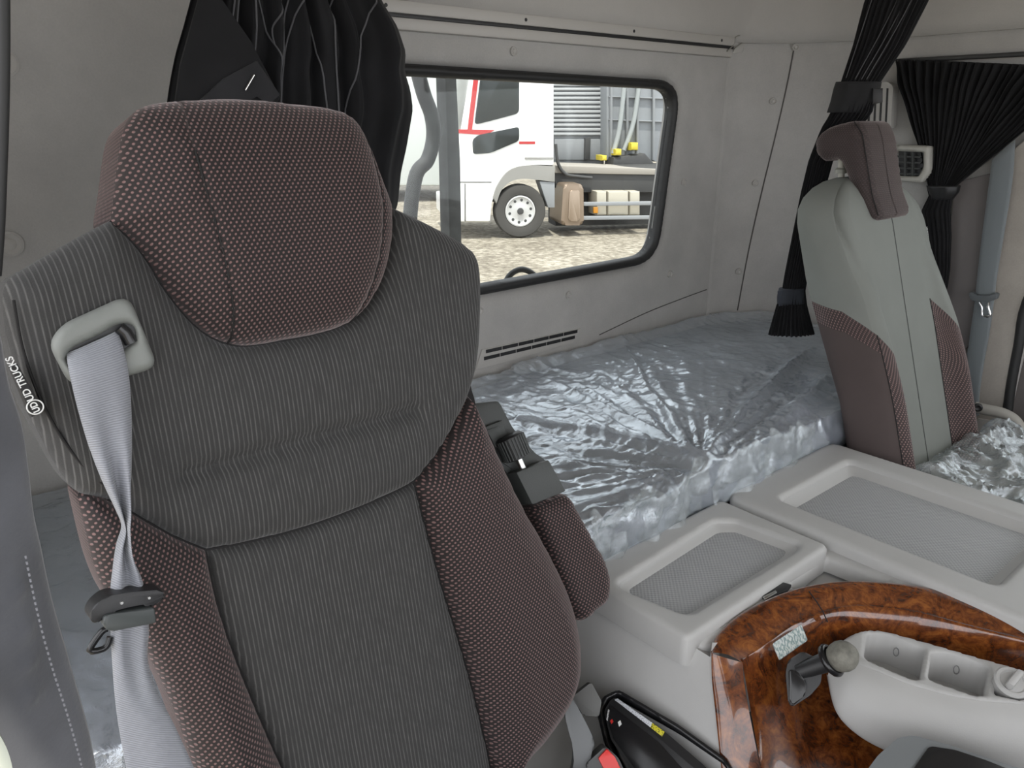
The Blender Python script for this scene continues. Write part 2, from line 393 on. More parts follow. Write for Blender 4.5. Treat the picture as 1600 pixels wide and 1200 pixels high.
RIB = m_rib('charcoal_ribbed_fabric', (.038, .0375, .0370), (.108, .106, .103))
DOT = m_dot('red_dotted_fabric', (.019, .015, .015), (.215, .125, .118))
DOTC = DOT   # the whole seat is sewn from one dotted cloth
SEAM = plain('dark_seam', (.010, .009, .009), .8)
DARKF = m_cloth('dark_side_fabric', (.026, .024, .024))
WALL = m_wall('grey_felt_wall', (.44, .428, .408)); WALLU = m_wall('upper_trim_panel', (.47, .455, .43), .06)
WALLP = m_wall('beige_pillar_trim', (.40, .37, .33), .2)
PLG = plain('grey_console_plastic', (.43, .425, .415), .5, grain=.12, gscale=700, var=.04)
PLL = PLG
PLM = m_mat('grey_tray_liner', (.36, .365, .37))
GUIDE = plain('grey_green_plastic', (.195, .205, .192), .5, grain=.08)
BLK = plain('black_plastic', (.016, .016, .017), .45, grain=.15, gscale=1200)
BLKG = plain('charcoal_grained_plastic', (.050, .054, .052), .5, grain=.35, gscale=1500)
BLKS = plain('glossy_black_plastic', (.012, .012, .013), .22)
RUB = plain('black_rubber', (.018, .018, .018), .55)
STEEL = plain('brushed_steel', (.62, .62, .6), .3, 1)
CHROME = plain('bright_metal', (.8, .8, .8), .15, 1)
WOOD = m_wood('burl_wood_veneer')
BELT = m_belt('grey_belt_webbing', (.26, .27, .30)); BELT2 = m_belt('slate_belt_webbing', (.17, .19, .20))
CURT = m_cloth('black_curtain_cloth', (.009, .009, .010), .85, .06)
CURT2 = m_cloth('charcoal_curtain_cloth', (.011, .011, .012), .85, .08)
PIPE = plain('grey_curtain_piping', (.085, .085, .09), .8)
FILM = m_film('clear_plastic_film'); FILMW = m_film('bunched_plastic_film', (.55, .59, .57), .24, .12, 60)
FILMC = m_film('white_plastic_film', (.70, .74, .76), .55, .13, 40, .6)
MATT = plain('grey_mattress_cloth', (.15, .155, .16), .9, var=.2)
GREYSEAT = plain('grey_green_seat_fabric', (.205, .215, .198), .85, grain=.25, gscale=1600, spec=.2, var=.05)
BROWN = plain('brown_seat_fabric', (.085, .067, .064), .85, grain=.3, gscale=1500, spec=.2, var=.08)
BROWND = m_dot('brown_dotted_fabric', (.052, .038, .037), (.27, .175, .16), .0075, .005, .3)
SUEDE = m_cloth('slate_suede_cloth', (.085, .088, .100), .85, .5, 300)
RED = plain('red_plastic', (.62, .03, .025), .35)
WHT = plain('white_print', (.78, .78, .76), .6)
GLASS = m_glass('dusty_window_glass')
KNOB = plain('worn_grey_leather', (.17, .165, .14), .7, grain=.5, gscale=420, var=.35, vscale=70)

# ------------------------------------------------------------------ setting: cab shell
FR_R = Frame((0, 1.45, 0), (1, 0, 0), (0, -1, 0))          # rear wall, u = X, v = Z
FR_S = Frame((2.30, 0, 0), (0, -1, 0), (-1, 0, 0))         # passenger side wall, u = -Y, v = Z
FLOORM = plain('dark_floor_mat', (.05, .05, .052), .8, grain=.4, gscale=300)
fl = box('floor', (1.1, .45, -.03), (2.5, 2.1, .06), FLOORM, bevel=0); struct(fl)
hole = round_poly([(.74, .890), (1.795, .900), (1.855, 1.402), (.74, 1.412)], .095, 8)
wr = struct(pad('wall_rear', FR_R, [(-.16, 0), (2.09, 0), (2.09, 1.56), (-.16, 1.56)], WALL, None, bulge=.02, R=.035, skirt=.06, step=.02, holes=[hole], base=-.02))
# window
win = bpy.data.objects.new('window_1', None); COL.objects.link(win); win.location = (1.3, 1.46, .89); ORG[win.name] = Vector(win.location); struct(win)
win['label'] = 'fixed rear cab window with rounded corners and a black rubber seal'
inner = round_poly([(.765, .914), (1.772, .924), (1.830, 1.379), (.765, 1.388)], .075, 8)
pad('rubber_seal', FR_R, hole, RUB, win, bulge=.012, R=.012, skirt=.035, step=.007, holes=[inner], base=-.012)
slab('pane', Frame((0, 1.474, 0), (1, 0, 0), (0, -1, 0)), inner, GLASS, win, -.002, .002, 0)
# curved corner + passenger wall
CX, CY, RX, RY = 2.05, 1.10, .25, .35
pth = [(CX+RX*math.sin(a), CY+RY*math.cos(a)) for a in np.linspace(0, math.pi/2, 22)]+[(2.30, y) for y in (1.0, .9, .8, .7, .62)]
zz = [0, .5, .75, 1.0, 1.25, 1.5, 1.53]
wq = struct(grid('wall_right', [[Vector((x, y, z)) for x, y in pth] for z in zz], WALL, thick=-.04, uv=[(a, b) for b in zz for a in range(len(pth))]))
# upper panels above the seam
pu = [(-.1, 1.46)]+[(x, y+.012) for x, y in [(CX, 1.45)]]+[(x+.012, y+.008) for x, y in pth[1:]]+[(2.312, .2), (2.312, -.5)]
zu = [1.512, 1.56, 1.75, 2.05]
struct(grid('wall_upper', [[Vector((x, y-(.0 if z < 1.6 else (z-1.6)*.10), z)) for x, y in pu] for z in zu], WALLU, thick=.03, uv=[(a, b) for b in zu for a in range(len(pu))]))
struct(box('ceiling', (1.1, .22, 2.08), (2.56, 2.6, .05), WALLU, bevel=0))
struct(box('wall_front', (1.1, -1.05, 1.90), (2.5, .06, .38), WALLU, bevel=.01))
DASH = plain('dark_dashboard', (.09, .09, .092), .7)
tag(box('dashboard', (1.1, -.82, .42), (2.4, .40, .84), DASH, None, .05, seg=3), 'dark dashboard across the front of the cab', 'dashboard')
# driver-side: wall stub behind the open door, header over the door
struct(box('wall_left', (-.13, 1.18, .9), (.05, .56, 2.3), WALL, bevel=.01))
struct(box('trim_1', (-.13, .15, 1.86), (.06, 1.5, .46), WALLU, bevel=.01))
# passenger door with window opening above
dr = bpy.data.objects.new('door_1', None); COL.objects.link(dr); dr.location = (2.34, .2, 0); ORG[dr.name] = Vector(dr.location); struct(dr)
dr['label'] = 'passenger door with dark lower panel beside the pillar'
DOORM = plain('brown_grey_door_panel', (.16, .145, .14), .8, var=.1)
box('door_panel', (2.355, .08, .42), (.06, 1.12, .98), DOORM, dr, .015)
box('door_frame', (2.36, .06, 1.50), (.05, 1.14, .14), BLK, dr, .01)
slab('pane', Frame((2.36, 0, 0), (0, -1, 0), (-1, 0, 0)), rect(-.60, .90, .5, 1.45), m_glass('clear_door_glass', (.92, .94, .93), .02, .05), dr, -.002, .002, 0)
# seam grooves of the felt wall (thin dark piping set in the joints)
def seam(name, pts, parent, r=.0016, mat=SEAM, n=6): return tube(name, [Vector(p) for p in crom(pts, n)], r, mat, parent, 6)
JOINT = plain('wall_joint', (.10, .095, .09), .9)
ymid = lambda X: CY+RY*math.sqrt(max(0, 1-(max(0, X-CX)/RX)**2))
def onarc(x, y, e=.001):
    d = ray(x, y); best = None
    for k in range(400):
        a = math.pi/2*k/399; q = (CX+RX*math.sin(a), CY+RY*math.cos(a)); e_ = abs(q[0]*d.y-q[1]*d.x)
        if best is None or e_ < best[0]: best = (e_, q, a)
    q, a = best[1], best[2]; t = q[1]/d.y; nn = Vector((-math.sin(a)/RX, -math.cos(a)/RY, 0)).normalized()
    return Vector((q[0], q[1], 1.3+d.z*t))+nn*e, nn
sj = [tuple(onarc(x, y)[0]) for x, y in [(1243, 64), (1230, 130), (1212, 210), (1190, 300), (1170, 390), (1152, 485)]]
seam('panel_joint', sj, wq, .002, JOINT)
seam('panel_joint', [(1.55, 1.449, .722), (1.75, 1.449, .755), (1.93, 1.449, .775), (2.04, 1.449, .785)], wr, .0015, JOINT)
# trim clips
clip = None
def wall_clip(x, y, par=wr, Y=1.45, right=False, s=1.0, X=None):
    d = ray(x, y)
    if X is not None: p = rX(x, y, X); nrm = Vector((-1, 0, 0))
    elif right:
        p, nrm = onarc(x, y)
    else: p = rY(x, y, Y); nrm = Vector((0, -1, 0))
    c = lathe('trim_clip', [(-.002, .0105*s), (.004, .0105*s), (.0055, .0085*s), (.0025, .0065*s), (.002, .005*s), (.0045, .0035*s), (.005, .0005)], p, nrm, WALLU, par, 16)
for x, y in [(802, 80), (888, 461), (749, 486), (1068, 285), (1046, 428)]: wall_clip(x, y)
for x, y in [(1180, 286), (1154, 424), (1208, 158), (1243, 74)]: wall_clip(x, y, wq, right=True)
wall_clip(15, 381, s=1.9); wall_clip(6, 98, s=1.9)
# slotted vent low in the rear wall
vp = FR_R.pxs([(745, 577), (752, 548), (903, 513), (897, 527)])
vent = thing('wall_vent', 'long grey slotted air vent low in the rear wall above the bunk', 'vent', rY(820, 555, 1.45))
o_ = FR_R.pxs([(742, 578), (752, 546), (906, 513), (893, 536)]); slab('frame', FR_R, o_, WALLU, vent, -.002, .004, .0015)
for a, b in (((757, 549), (901, 517)), ((754, 560), (897, 526))):
    (u0, v0), (u1, v1) = FR_R.px(*a), FR_R.px(*b); n = 6
    for k in range(n):
        q0 = (u0+(u1-u0)*(k+.02)/n, v0+(v1-v0)*(k+.02)/n); q1 = (u0+(u1-u0)*(k+.98)/n, v0+(v1-v0)*(k+.98)/n)
        slab('slot', FR_R, [(q0[0], q0[1]-.0045), (q1[0], q1[1]-.0045), (q1[0], q1[1]+.0045), (q0[0], q0[1]+.0045)], BLK, vent, .003, .0045, 0)
# curtain rail
rail = thing('curtain_rail', 'off-white curtain rail running along the rear wall above the window', 'rail', (1.4, 1.44, 1.49))
RAILM = plain('off_white_rail', (.50, .48, .45), .45)
box('rail_body', (1.30, 1.440, 1.512), (1.50, .022, .024), RAILM, rail, .004)
box('rail_slot', (1.30, 1.438, 1.497), (1.50, .012, .008), BLK, rail, .001)
box('rail_lip', (1.30, 1.442, 1.482), (1.50, .018, .024), RAILM, rail, .005)
for x, y in [(603, 3), (822, 29), (991, 48), (1128, 64)]:
    p = rY(x, y, 1.4285); lathe('screw', [(0, .0042), (.0015, .0036), (.0018, .0005)], (p.x, 1.4295, 1.512), (0, -1, 0), BLK, rail, 10)
eb = slab('end_bracket', FR_R, FR_R.pxs([(1132, 74), (1148, 52), (1163, 54), (1166, 64), (1156, 72), (1156, 82), (1140, 84)]), WALLU, rail, .0, .012, .003)
tube('hook', [rY(x, y, 1.43) for x, y in crom([(1136, 80), (1146, 70), (1150, 58), (1160, 56), (1160, 66), (1148, 76), (1146, 82)], 4)], .002, STEEL, rail, 8)

# ------------------------------------------------------------------ bunk
FM = Frame((0, 0, .505), (1, 0, 0), (0, 0, 1))
bo = [(-.09, .775), (2.27, .775), (2.27, 1.12)]+[(CX-.035+RX*math.sin(a), CY-.03+RY*math.cos(a)) for a in np.linspace(1.3, 0, 9)]+[(-.09, 1.42)]
bunk = tag(slab('bunk_mattress', FM, bo, MATT, None, 0, .175, .03, 4), 'grey bunk mattress lying under the clear plastic film', 'mattress')
bb = tag(slab('sleeper_bunk', FM, bo, PLG, None, -.5, -.002, .005), 'grey sleeper bunk box carrying the mattress', 'bunk')
def pz(x, y, z=.70): p = rZ(x, y, z); return (p.x, p.y)
RIDGES = [  # line, height, width
 ([(1100, 730), (1130, 680), (1170, 630), (1230, 575), (1270, 545)], .016, .016), ([(1125, 735), (1180, 690), (1240, 640), (1290, 590)], .014, .02),
 ([(1095, 715), (1000, 690), (900, 668), (810, 655)], .020, .012), ([(1090, 725), (980, 712), (880, 695), (800, 680)], -.012, .016),
 ([(1075, 700), (1040, 640), (1000, 580), (975, 535)], .010, .010), ([(1085, 705), (985, 650), (900, 610), (850, 590)], .010, .010),
 ([(1060, 690), (1020, 610), (1000, 550)], -.006, .012), ([(1080, 760), (1000, 790), (930, 790)], .012, .012), ([(1060, 780), (990, 830), (950, 850)], .016, .014),
 ([(1210, 690), (1160, 740), (1120, 770)], .014, .012), ([(860, 760), (940, 740), (1010, 755)], .008, .01), ([(870, 720), (960, 735), (1040, 740)], .006, .008),
 ([(1100, 740), (1070, 770), (1050, 800)], .018, .010), ([(1140, 700), (1180, 720), (1210, 700)], .010, .008)]
RL = [(np.array([pz(*p) for p in crom(l, 5)]), h, w) for l, h, w in RIDGES]
def ridge_grid(XX, YY, RL):
    Z = np.zeros_like(XX); Q = np.stack([XX, YY], -1)
    for L, h, w in RL:
        D = np.full(XX.shape, 9.0)
        for A, B in zip(L[:-1], L[1:]):
            AB = B-A; t = np.clip(((Q-A)*AB).sum(-1)/((AB**2).sum()+1e-12), 0, 1); D = np.minimum(D, np.sqrt(((A+AB*t[..., None]-Q)**2).sum(-1)))
        Z += h*np.exp(-(D/w)**1.5)
    return Z
PC = pz(1098, 722)
def crumple(X, Y, Z=0, amp=1.0):
    v = Vector((X, Y, Z)); s = 0
    w1 = noise.noise(v*5); w2 = noise.noise(v*5+Vector((9, 2, 4))); x, y = X+w1*.06, Y+w2*.06
    for f, a in ((5, .010), (13, .009), (29, .0055), (58, .0025)):
        q = abs(noise.noise(Vector((x*f*1.2, y*f*.85, f*3.1+Z)))); s += a*((1-q)**4-.45)
    return s*amp
def radial(X, Y):
    dx, dy = X-PC[0], (Y-PC[1]); r = math.hypot(dx, dy)+1e-4; th = math.atan2(dy, dx)
    q = abs(noise.noise(Vector((th*5.5+.3*noise.noise(Vector((r*6, th*2, 1))), r*1.6, 3)))); q2 = abs(noise.noise(Vector((th*13, r*3.0, 8))))
    return (.012*((1-q)**5-.3)+.006*((1-q2)**5-.3))*min(1, r/.10)*max(0, 1.15-r/.75)
NX, NY = 460, 190
xs = np.linspace(-.06, 2.235, NX); G = []; ws = np.linspace(0, 1, NY)
BACK = [min(1.425, ymid(min(2.299, X+.03))-.02) for X in xs]; YF = [.752+.012*noise.noise(Vector((X*6, 1, 2))) for X in xs]
YY = np.array([[b+(f-b)*min(1, w/.90) for b, f in zip(BACK, YF)] for w in ws]); RG = ridge_grid(np.tile(xs, (NY, 1)), YY, RL)
for j, w in enumerate(ws):
    row = []
    for i, X in enumerate(xs):
        back, Yf = BACK[i], YF[i]
        if w < .90:
            Y = YY[j, i]; e = min(1, (1-w/.90)/.06)
            z = .692+(crumple(X, Y)*.6+(.75*radial(X, Y) if X > .6 else 0))+RG[j, i]+.018*math.exp(-((back-Y)/.03)**2)*(1 if X > 1.2 else .3)-.008*(1-e)
            z = max(z, .6835)
        else:
            k = (w-.90)/.10; Y = Yf-.012*math.sin(k*2.4)+.010*noise.noise(Vector((X*22, k*2, 5))); z = .686+crumple(X, Yf)*(1-k)-.085*k+.006*noise.noise(Vector((X*30, k*3, 1)))
        row.append(Vector((X, Y, z)))
    G.append(row)
film = grid('plastic_sheet', G, FILM, uv=[(X, w) for w in range(NY) for X in xs]); tag(film, 'crumpled clear plastic film spread over the sleeper bunk', 'plastic sheet')
# gathered hem of the film hanging at the bunk front: loose irregular folds
for a, b, s_ in [((940, 862), (1128, 775), 1), ((1150, 770), (1296, 695), 2)]:
    pa, pb = rZ(*a, .66), rZ(*b, .66); G = []
    for i in range(16):
        t = i/15; row = []
        for j in range(110):
            k = j/109; p = pa.lerp(pb, k); f = noise.noise(Vector((k*6, s_*3.3, t*1.6))); f2 = noise.noise(Vector((k*9+t*2, s_*1.3, t*3))); f3 = noise.noise(Vector((k*26, s_*2.3, t*9)))
            Yv = .748+.022*f*(.3+t)+.012*f2+.005*f3; zv = .712-.10*t+.022*f2*(1-t)+.03*noise.noise(Vector((k*4, s_, 9)))*(1-.6*t)+.006*f3
            row.append(Vector((p.x, Yv-.014, max(zv, .612))))
        G.append(row)
    grid('film_hem', G, FILMW, film, uv=[(k, t) for t in range(16) for k in range(110)])

# ------------------------------------------------------------------ driver seat
FS = Frame((.335, .52+.2*.55, .55), (1, 0, 0), (0, -1, .2))
seat = thing('driver_seat', 'dark driver seat with red-dotted bolsters and headrest, ribbed charcoal centre', 'seat', (.335, .45, 0))
def sp(pts, n=5, closed=True, h=0): return crom(FS.pxs(pts, h), n, closed)
SH = [(172, 345), (100, 384), (45, 417), (12, 438), (4, 470), (9, 520), (20, 570), (36, 630), (58, 672), (88, 728), (120, 768), (168, 780), (215, 806), (268, 836), (320, 858)]
SHB = [(320, 858), (400, 843), (500, 815), (600, 775), (645, 752)]
SHR = [(645, 752), (680, 708), (712, 650), (728, 615), (741, 560), (745, 490), (744, 425), (733, 392), (700, 368), (650, 342), (606, 322)]
HB = [(606, 322), (606, 370), (597, 420), (582, 458), (562, 488), (540, 505), (500, 520), (440, 532), (385, 540), (348, 535), (315, 518), (285, 490), (255, 450), (220, 395), (190, 362), (172, 345)]
HT = [(172, 345), (179, 290), (190, 212), (203, 182), (228, 166), (300, 158), (380, 156), (455, 163), (522, 173), (551, 192), (570, 225), (590, 280), (606, 322)]
def opn(p, n=5): return crom(FS.pxs(p), n)
shoulder = opn(SH)[:-1]+opn(SHB)[:-1]+opn(SHR)[:-1]+opn(HB)[:-1]
(ta, tb), (tc, td) = FS.px(285, 738), FS.px(637, 640)
def tuck(a, b, d):
    t = ((a-ta)*(tc-ta)+(b-tb)*(td-tb))/((tc-ta)**2+(td-tb)**2); 
    if t < -.12 or t > 1.1: return 0
    tt = min(1, max(0, t)); e = math.hypot(a-(ta+(tc-ta)*tt), b-(tb+(td-tb)*tt)); s = (b-(tb+(td-tb)*tt))
    g = -.011*math.exp(-(e/.008)**2)-.006*math.exp(-(e/.03)**2)
    return g+.0012*math.sin(a*700)*math.exp(-(e/.02)**2)
def shx(a, b, d):
    q = tuck(a, b, d)
    q += .012*max(0, abs(a)-.12)/.12                       # shoulders wrap forward a little
    q += .0015*noise.noise(Vector((a*14, b*5, 3)))*min(1, d/.03)
    if d < .025: q += .0012*noise.noise(Vector((a*120, b*120, 1)))*(1-d/.025)
    return q*min(1, d/.02)
pad('shoulder_panel', FS, shoulder, RIB, seat, bulge=.024, R=.05, skirt=.05, step=.0065, extra=shx)
# headrest in three sewn panels
LS = [(278, 159), (276, 200), (279, 250), (296, 320), (320, 400), (343, 480), (354, 537)]
RS = [(556, 200), (566, 260), (568, 340), (566, 400), (558, 450), (543, 504)]
hp_all = opn(HT)[:-1]+opn(HB)[:-1]
HPOLY = np.array(resample(hp_all, .008))
def hdist(a, b):
    A = HPOLY; B = np.roll(HPOLY, -1, 0); q = np.array((a, b)); AB = B-A; t = np.clip(((q-A)*AB).sum(1)/((AB**2).sum(1)+1e-12), 0, 1)
    return math.sqrt((((A+AB*t[:, None])-q)**2).sum(1).min())
LSl, RSl = np.array(opn(LS)), np.array(opn(RS))
vtop = FS.px(380, 156)[1]; vbot = FS.px(380, 540)[1]
def hx(a, b, d):
    D = hdist(a, b); t = min(1, D/.075); q = .046*math.sqrt(max(0, 1-(1-t)**2))
    k = (b-vbot)/(vtop-vbot); q += .012*math.sin(min(1, max(0, k))*math.pi)*min(1, D/.05)
    for L in (LSl, RSl):
        e = np.sqrt(((L-np.array((a, b)))**2).sum(1).min()); q -= .0022*math.exp(-(e/.004)**2)
    return q
def cut(lo, hi):  # clip the headrest outline between two seam lines
    return lo, hi
left = [p for p in HB if p[0] <= 354]+HT[:6]; left = [(354, 537), (348, 535), (315, 518), (285, 490), (255, 450), (220, 395), (190, 362), (172, 345), (179, 290), (190, 212), (203, 182), (228, 166), (278, 159)]
pl = opn(left)[:-1]+opn(LS)[:-1]
mid = [(278, 159), (300, 158), (380, 156), (455, 163), (522, 173), (545, 187), (556, 200)]; midb = [(543, 504), (500, 520), (440, 532), (385, 540), (354, 537)]
pm = opn(mid)[:-1]+opn(RS)[:-1]+opn(midb)[:-1]+list(reversed(opn(LS)))[:-1]
rgt = [(556, 200), (570, 225), (590, 280), (606, 322), (606, 370), (597, 420), (582, 458), (562, 488), (543, 504)]
pr = opn(rgt)[:-1]+list(reversed(opn(RS)))[:-1]
hr = pad('headrest', FS, pm, DOTC, seat, bulge=0, R=.01, skirt=.07, step=.0055, extra=hx)
for nm, po, mt in (('headrest_side_panel', pl, DOT), ('headrest_side_panel', pr, DOTC)):
    pad(nm, FS, po, mt, hr, bulge=0, R=.01, skirt=.07, step=.0055, extra=hx)
for L in (LS[2:], RS):
    pts = [FS.w(a, b, hx(a, b, 0)+.0002) for a, b in opn(L)]; tube('seam', pts, .0011, SEAM, hr, 6)
# seat-back lower centre and bolsters
CR = [(645, 752), (665, 830), (690, 920), (715, 1000), (740, 1090), (765, 1200), (778, 1300), (785, 1370)]
CL = [(320, 858), (335, 930), (360, 1010), (400, 1110), (440, 1200), (490, 1300), (530, 1370)]
centre = opn(SHB)[:-1]+opn(CR)[:-1]+[FS.px(785, 1370)]+list(reversed(opn(CL)))[:-1]
pad('lower_back_panel', FS, centre, RIB, seat, bulge=.018, R=.035, skirt=.03, step=.007, extra=lambda a, b, d: -.004*math.exp(-(a/.1)**2)*min(1, d/.03))
BRO = [(728, 615), (742, 642), (770, 706), (806, 782), (846, 854), (876, 918), (890, 970), (895, 1020), (890, 1060), (872, 1105), (838, 1155), (805, 1200), (800, 1290), (785, 1370)]
bol_r = list(reversed(opn(SHR[:4])))  # 728..645
bol_r = opn([(645, 752), (680, 708), (712, 650), (728, 615)])[:-1]+opn(BRO)[:-1]+list(reversed(opn(CR)))[:-1]
def bolx(a, b, d): return .018*min(1, d/.045)*math.exp(-((b-.10)/.14)**2)
pad('side_bolster', FS, bol_r, DOT, seat, bulge=.042, R=.065, skirt=.05, step=.0065, extra=bolx)
BLO = [(320, 858), (268, 836), (215, 806), (168, 780), (120, 768), (130, 815), (148, 885), (172, 940), (210, 985), (240, 1040), (268, 1100), (300, 1190), (330, 1290), (370, 1370), (530, 1370)]
bol_l = opn(BLO[:5])[:-1]+opn(BLO[4:])[:-1]+list(reversed(opn(CL)))[:-1]
pad('side_bolster', FS, bol_l, DOT, seat, bulge=.036, R=.06, skirt=.05, step=.0065, extra=bolx)
for L in (SHB, CR[:-1], CL[:-1], HB, [(168, 780), (215, 806), (268, 836), (320, 858)], [(645, 752), (680, 708), (712, 650), (726, 618)]):
    tube('seam', [FS.w(a, b, .0012) for a, b in opn(L)], .0018, SEAM, seat, 6)
# dark side facing strip and its seam on the outboard shoulder
side = opn([(4, 470), (9, 520), (20, 570), (36, 630), (58, 672), (88, 728), (120, 768)])
IN = [(15, 470), (28, 540), (52, 610), (84, 672), (120, 720), (166, 762)]
tube('seam', [FS.w(a, b, .024*math.sqrt(max(0, 1-(1-min(1, .018/.05))**2))+.006) for a, b in opn(IN)], .0013, SEAM, seat, 6)
# rear shell and cushion
shell = [FS.px(x, y, -.07) for x, y in [(172, 345), (40, 420), (10, 445), (20, 560), (90, 730), (140, 880), (230, 1060), (330, 1290), (380, 1370), (785, 1370), (860, 1110), (870, 1000), (800, 790), (728, 620), (738, 430), (700, 372), (606, 325), (560, 215), (520, 180), (380, 168), (230, 178), (195, 220)]]
sc_ = np.mean(np.array(shell), 0); shell = [tuple(sc_+(np.array(p)-sc_)*np.array((.80, .84))) for p in shell]
slab('back_shell', FS, shell, DARKF, seat, -.095, -.03, .03, 4)
pad('seat_cushion', Frame((.335, .36, .46), (1, 0, 0), (0, -.08, 1)), rect(-.25, -.25, .25, .22, .06), RIB, seat, bulge=.04, R=.06, skirt=.10, step=.02)
box('seat_base', (.335, .40, .17), (.40, .44, .34), BLK, seat, .02)
# belt guide in the shoulder
gd = round_poly(FS.pxs([(203, 460), (250, 574), (196, 590), (113, 606), (78, 537), (100, 506), (150, 484)], .042), .012, 5)
slot_ = round_poly(FS.pxs([(102, 556), (118, 541), (150, 527), (190, 504), (212, 508), (216, 524), (205, 542), (186, 550), (150, 560), (116, 578)], .042), .010, 4)
gp = pad('belt_guide', FS, gd, GUIDE, seat, bulge=.0055, R=.009, skirt=-.020, step=.0035, holes=[slot_], base=.037)
slab('slot_lining', FS, slot_, BLK, gp, .0, .036, 0)
tube('slot_roller', [FS.w(*FS.px(x, y, .038), .038) for x, y in [(186, 512), (196, 520), (205, 536)]], .0055, BLKS, gp, 10)
# label tag sewn in the outboard seam
tg = slab('label_tag', FS, FS.pxs([(17, 573), (27, 568), (68, 641), (50, 652)], .040), plain('black_label_cloth', (.022, .021, .020), .8), seat, .020, .0400, .0004, 1)
(a0, b0), (a1, b1) = FS.px(24, 580, .04), FS.px(58, 645, .04); ang = math.atan2(b1-b0, a1-a0)
text_mesh('label_text', 'UD TRUCKS', FS, *FS.px(31.5, 592, .0405), .0403, .0076, WHT, tg, ang+math.pi, sx=.92, bold=.00012)
lc = FS.px(55, 636, .0405); rg = [FS.w(lc[0]+.0058*math.cos(t), lc[1]+.0058*math.sin(t), .0404) for t in np.linspace(0, 2*math.pi, 25)[:-1]]
tube('emblem_ring', rg, .00055, WHT, tg, 6, closed=True)
text_mesh('emblem_text', 'UD', FS, lc[0], lc[1], .0403, .0070, WHT, tg, ang+math.pi, sx=.85, bold=.0002)

# armrest folded up beside the backrest
FA = Frame(rX(850, 820, .640), Vector((1, .10, 0)), (-.15, -.95, .45))
arm = thing('armrest', 'folded-up armrest in red-dotted fabric with black bracket and ribbed adjuster wheel', 'armrest', rX(900, 960, .63))
ap = lambda L, h=0: FA.pxs(L, h)
pad('armrest_pad', FA, round_poly(ap([(822, 792), (882, 768), (942, 876), (950, 905), (948, 938), (905, 975), (880, 940), (850, 860)]), .012, 4), DOT, arm, bulge=.022, R=.022, skirt=.055, step=.006)
slab('bracket_plate', FA, round_poly(ap([(722, 632), (778, 626), (798, 668), (846, 722), (872, 768), (826, 786), (790, 740), (728, 650)]), .006, 3), BLKG, arm, -.05, .004, .003)
slab('bracket_box', FA, round_poly(ap([(800, 738), (852, 718), (880, 768), (826, 790)], .02), .003, 3), BLKG, arm, -.04, .030, .0035, taper=.03)
slab('bracket_well', FA, ap([(784, 722), (826, 700), (855, 721), (808, 738)], .006), BLKG, arm, -.02, .006, .001)
hs = slab('latch_housing', FA, ap([(754, 668), (782, 657), (792, 690), (772, 702)], .006), BLKG, arm, 0, .012, .002)
slab('latch_recess', FA, ap([(760, 672), (779, 665), (786, 684), (771, 692)], .0125), BLKG, hs, .010, .0128, .0005)
c0 = FA.w(*FA.px(779, 690, .016), .016); c1 = FA.w(*FA.px(826, 672, .016), .016); axd = (c1-c0)
wc = FA.w(*FA.px(802, 698, .018), .018); ax = (FA.w(*FA.px(792, 676, .018), .018)-FA.w(*FA.px(811, 720, .018), .018)).normalized()
wl = lathe('adjuster_wheel', [(-.0175, .013), (-.016, .0185), (.014, .0195), (.0165, .017), (.0175, .010)], wc, ax, BLK, arm, 28)
e1 = ax.orthogonal().normalized(); e2 = ax.cross(e1)
for k in range(26):
    t = 2*math.pi*k/26; r_ = e1*math.cos(t)+e2*math.sin(t)
    tube('wheel_rib', [wc+r_*.0190-ax*.0150, wc+r_*.0196+ax*.013], .0014, BLKG, wl, 6)
tube('wheel_spindle', [wc-ax*.014, wc-ax*.045], .005, STEEL, arm, 12)

# driver belt: webbing with its tongue
belt = thing('seat_belt', 'pale grey driver seat belt hanging twisted from the shoulder guide', 'seat belt', FS.w(*FS.px(230, 1240), .05))
EL = [(104, 552, .036), (108, 580, .050), (122, 640, .052), (140, 700, .05), (160, 752, .052), (180, 795, .050), (190, 822, .046), (182, 850, .050), (176, 890, .056), (172, 935, .060), (173, 985, .060), (176, 1040, .062), (181, 1100, .066), (190, 1160, .07), (204, 1230, .078), (225, 1320, .09)]
ER = [(184, 516, .036), (196, 556, .047), (203, 600, .048), (206, 660, .046), (206, 720, .05), (204, 770, .052), (203, 800, .056), (200, 830, .060), (206, 868, .058), (222, 905, .056), (228, 935, .056), (233, 985, .056), (231, 1030, .058), (246, 1080, .064), (276, 1140, .072), (312, 1220, .08), (352, 1320, .09)]
def ed3(E): return crom([tuple(FS.w(*FS.px(x, y, h), h)) for x, y, h in E], 6)
A = resample(ed3(EL), .004, False); B = resample(ed3(ER), .004, False); n = 170
A = resample(A, np.linalg.norm(np.diff(A, axis=0), axis=1).sum()/n*.9999, False)[:n]; B = resample(B, np.linalg.norm(np.diff(B, axis=0), axis=1).sum()/n*.9999, False)[:n]
G = []; uvs = []; L = 0
for i in range(min(len(A), len(B))):
    row = []; 
    if i: L += float(np.linalg.norm((A[i]+B[i])/2-(A[i-1]+B[i-1])/2))
    nar = max(0, 1-np.linalg.norm(A[i]-B[i])/.047)
    for j in range(13):
        k = j/12; p = Vector(A[i]*(1-k)+B[i]*k); z = .006*math.sin(k*math.pi)+nar*.014*math.sin(k*math.pi*3)
        row.append(p+FS.n*z); uvs.append((k*.047, L))
    G.append(row)
grid('webbing', G, BELT, belt, thick=.0014, uv=uvs, tdir=-FS.n)
bp = lambda L, h: FS.pxs(L, h)
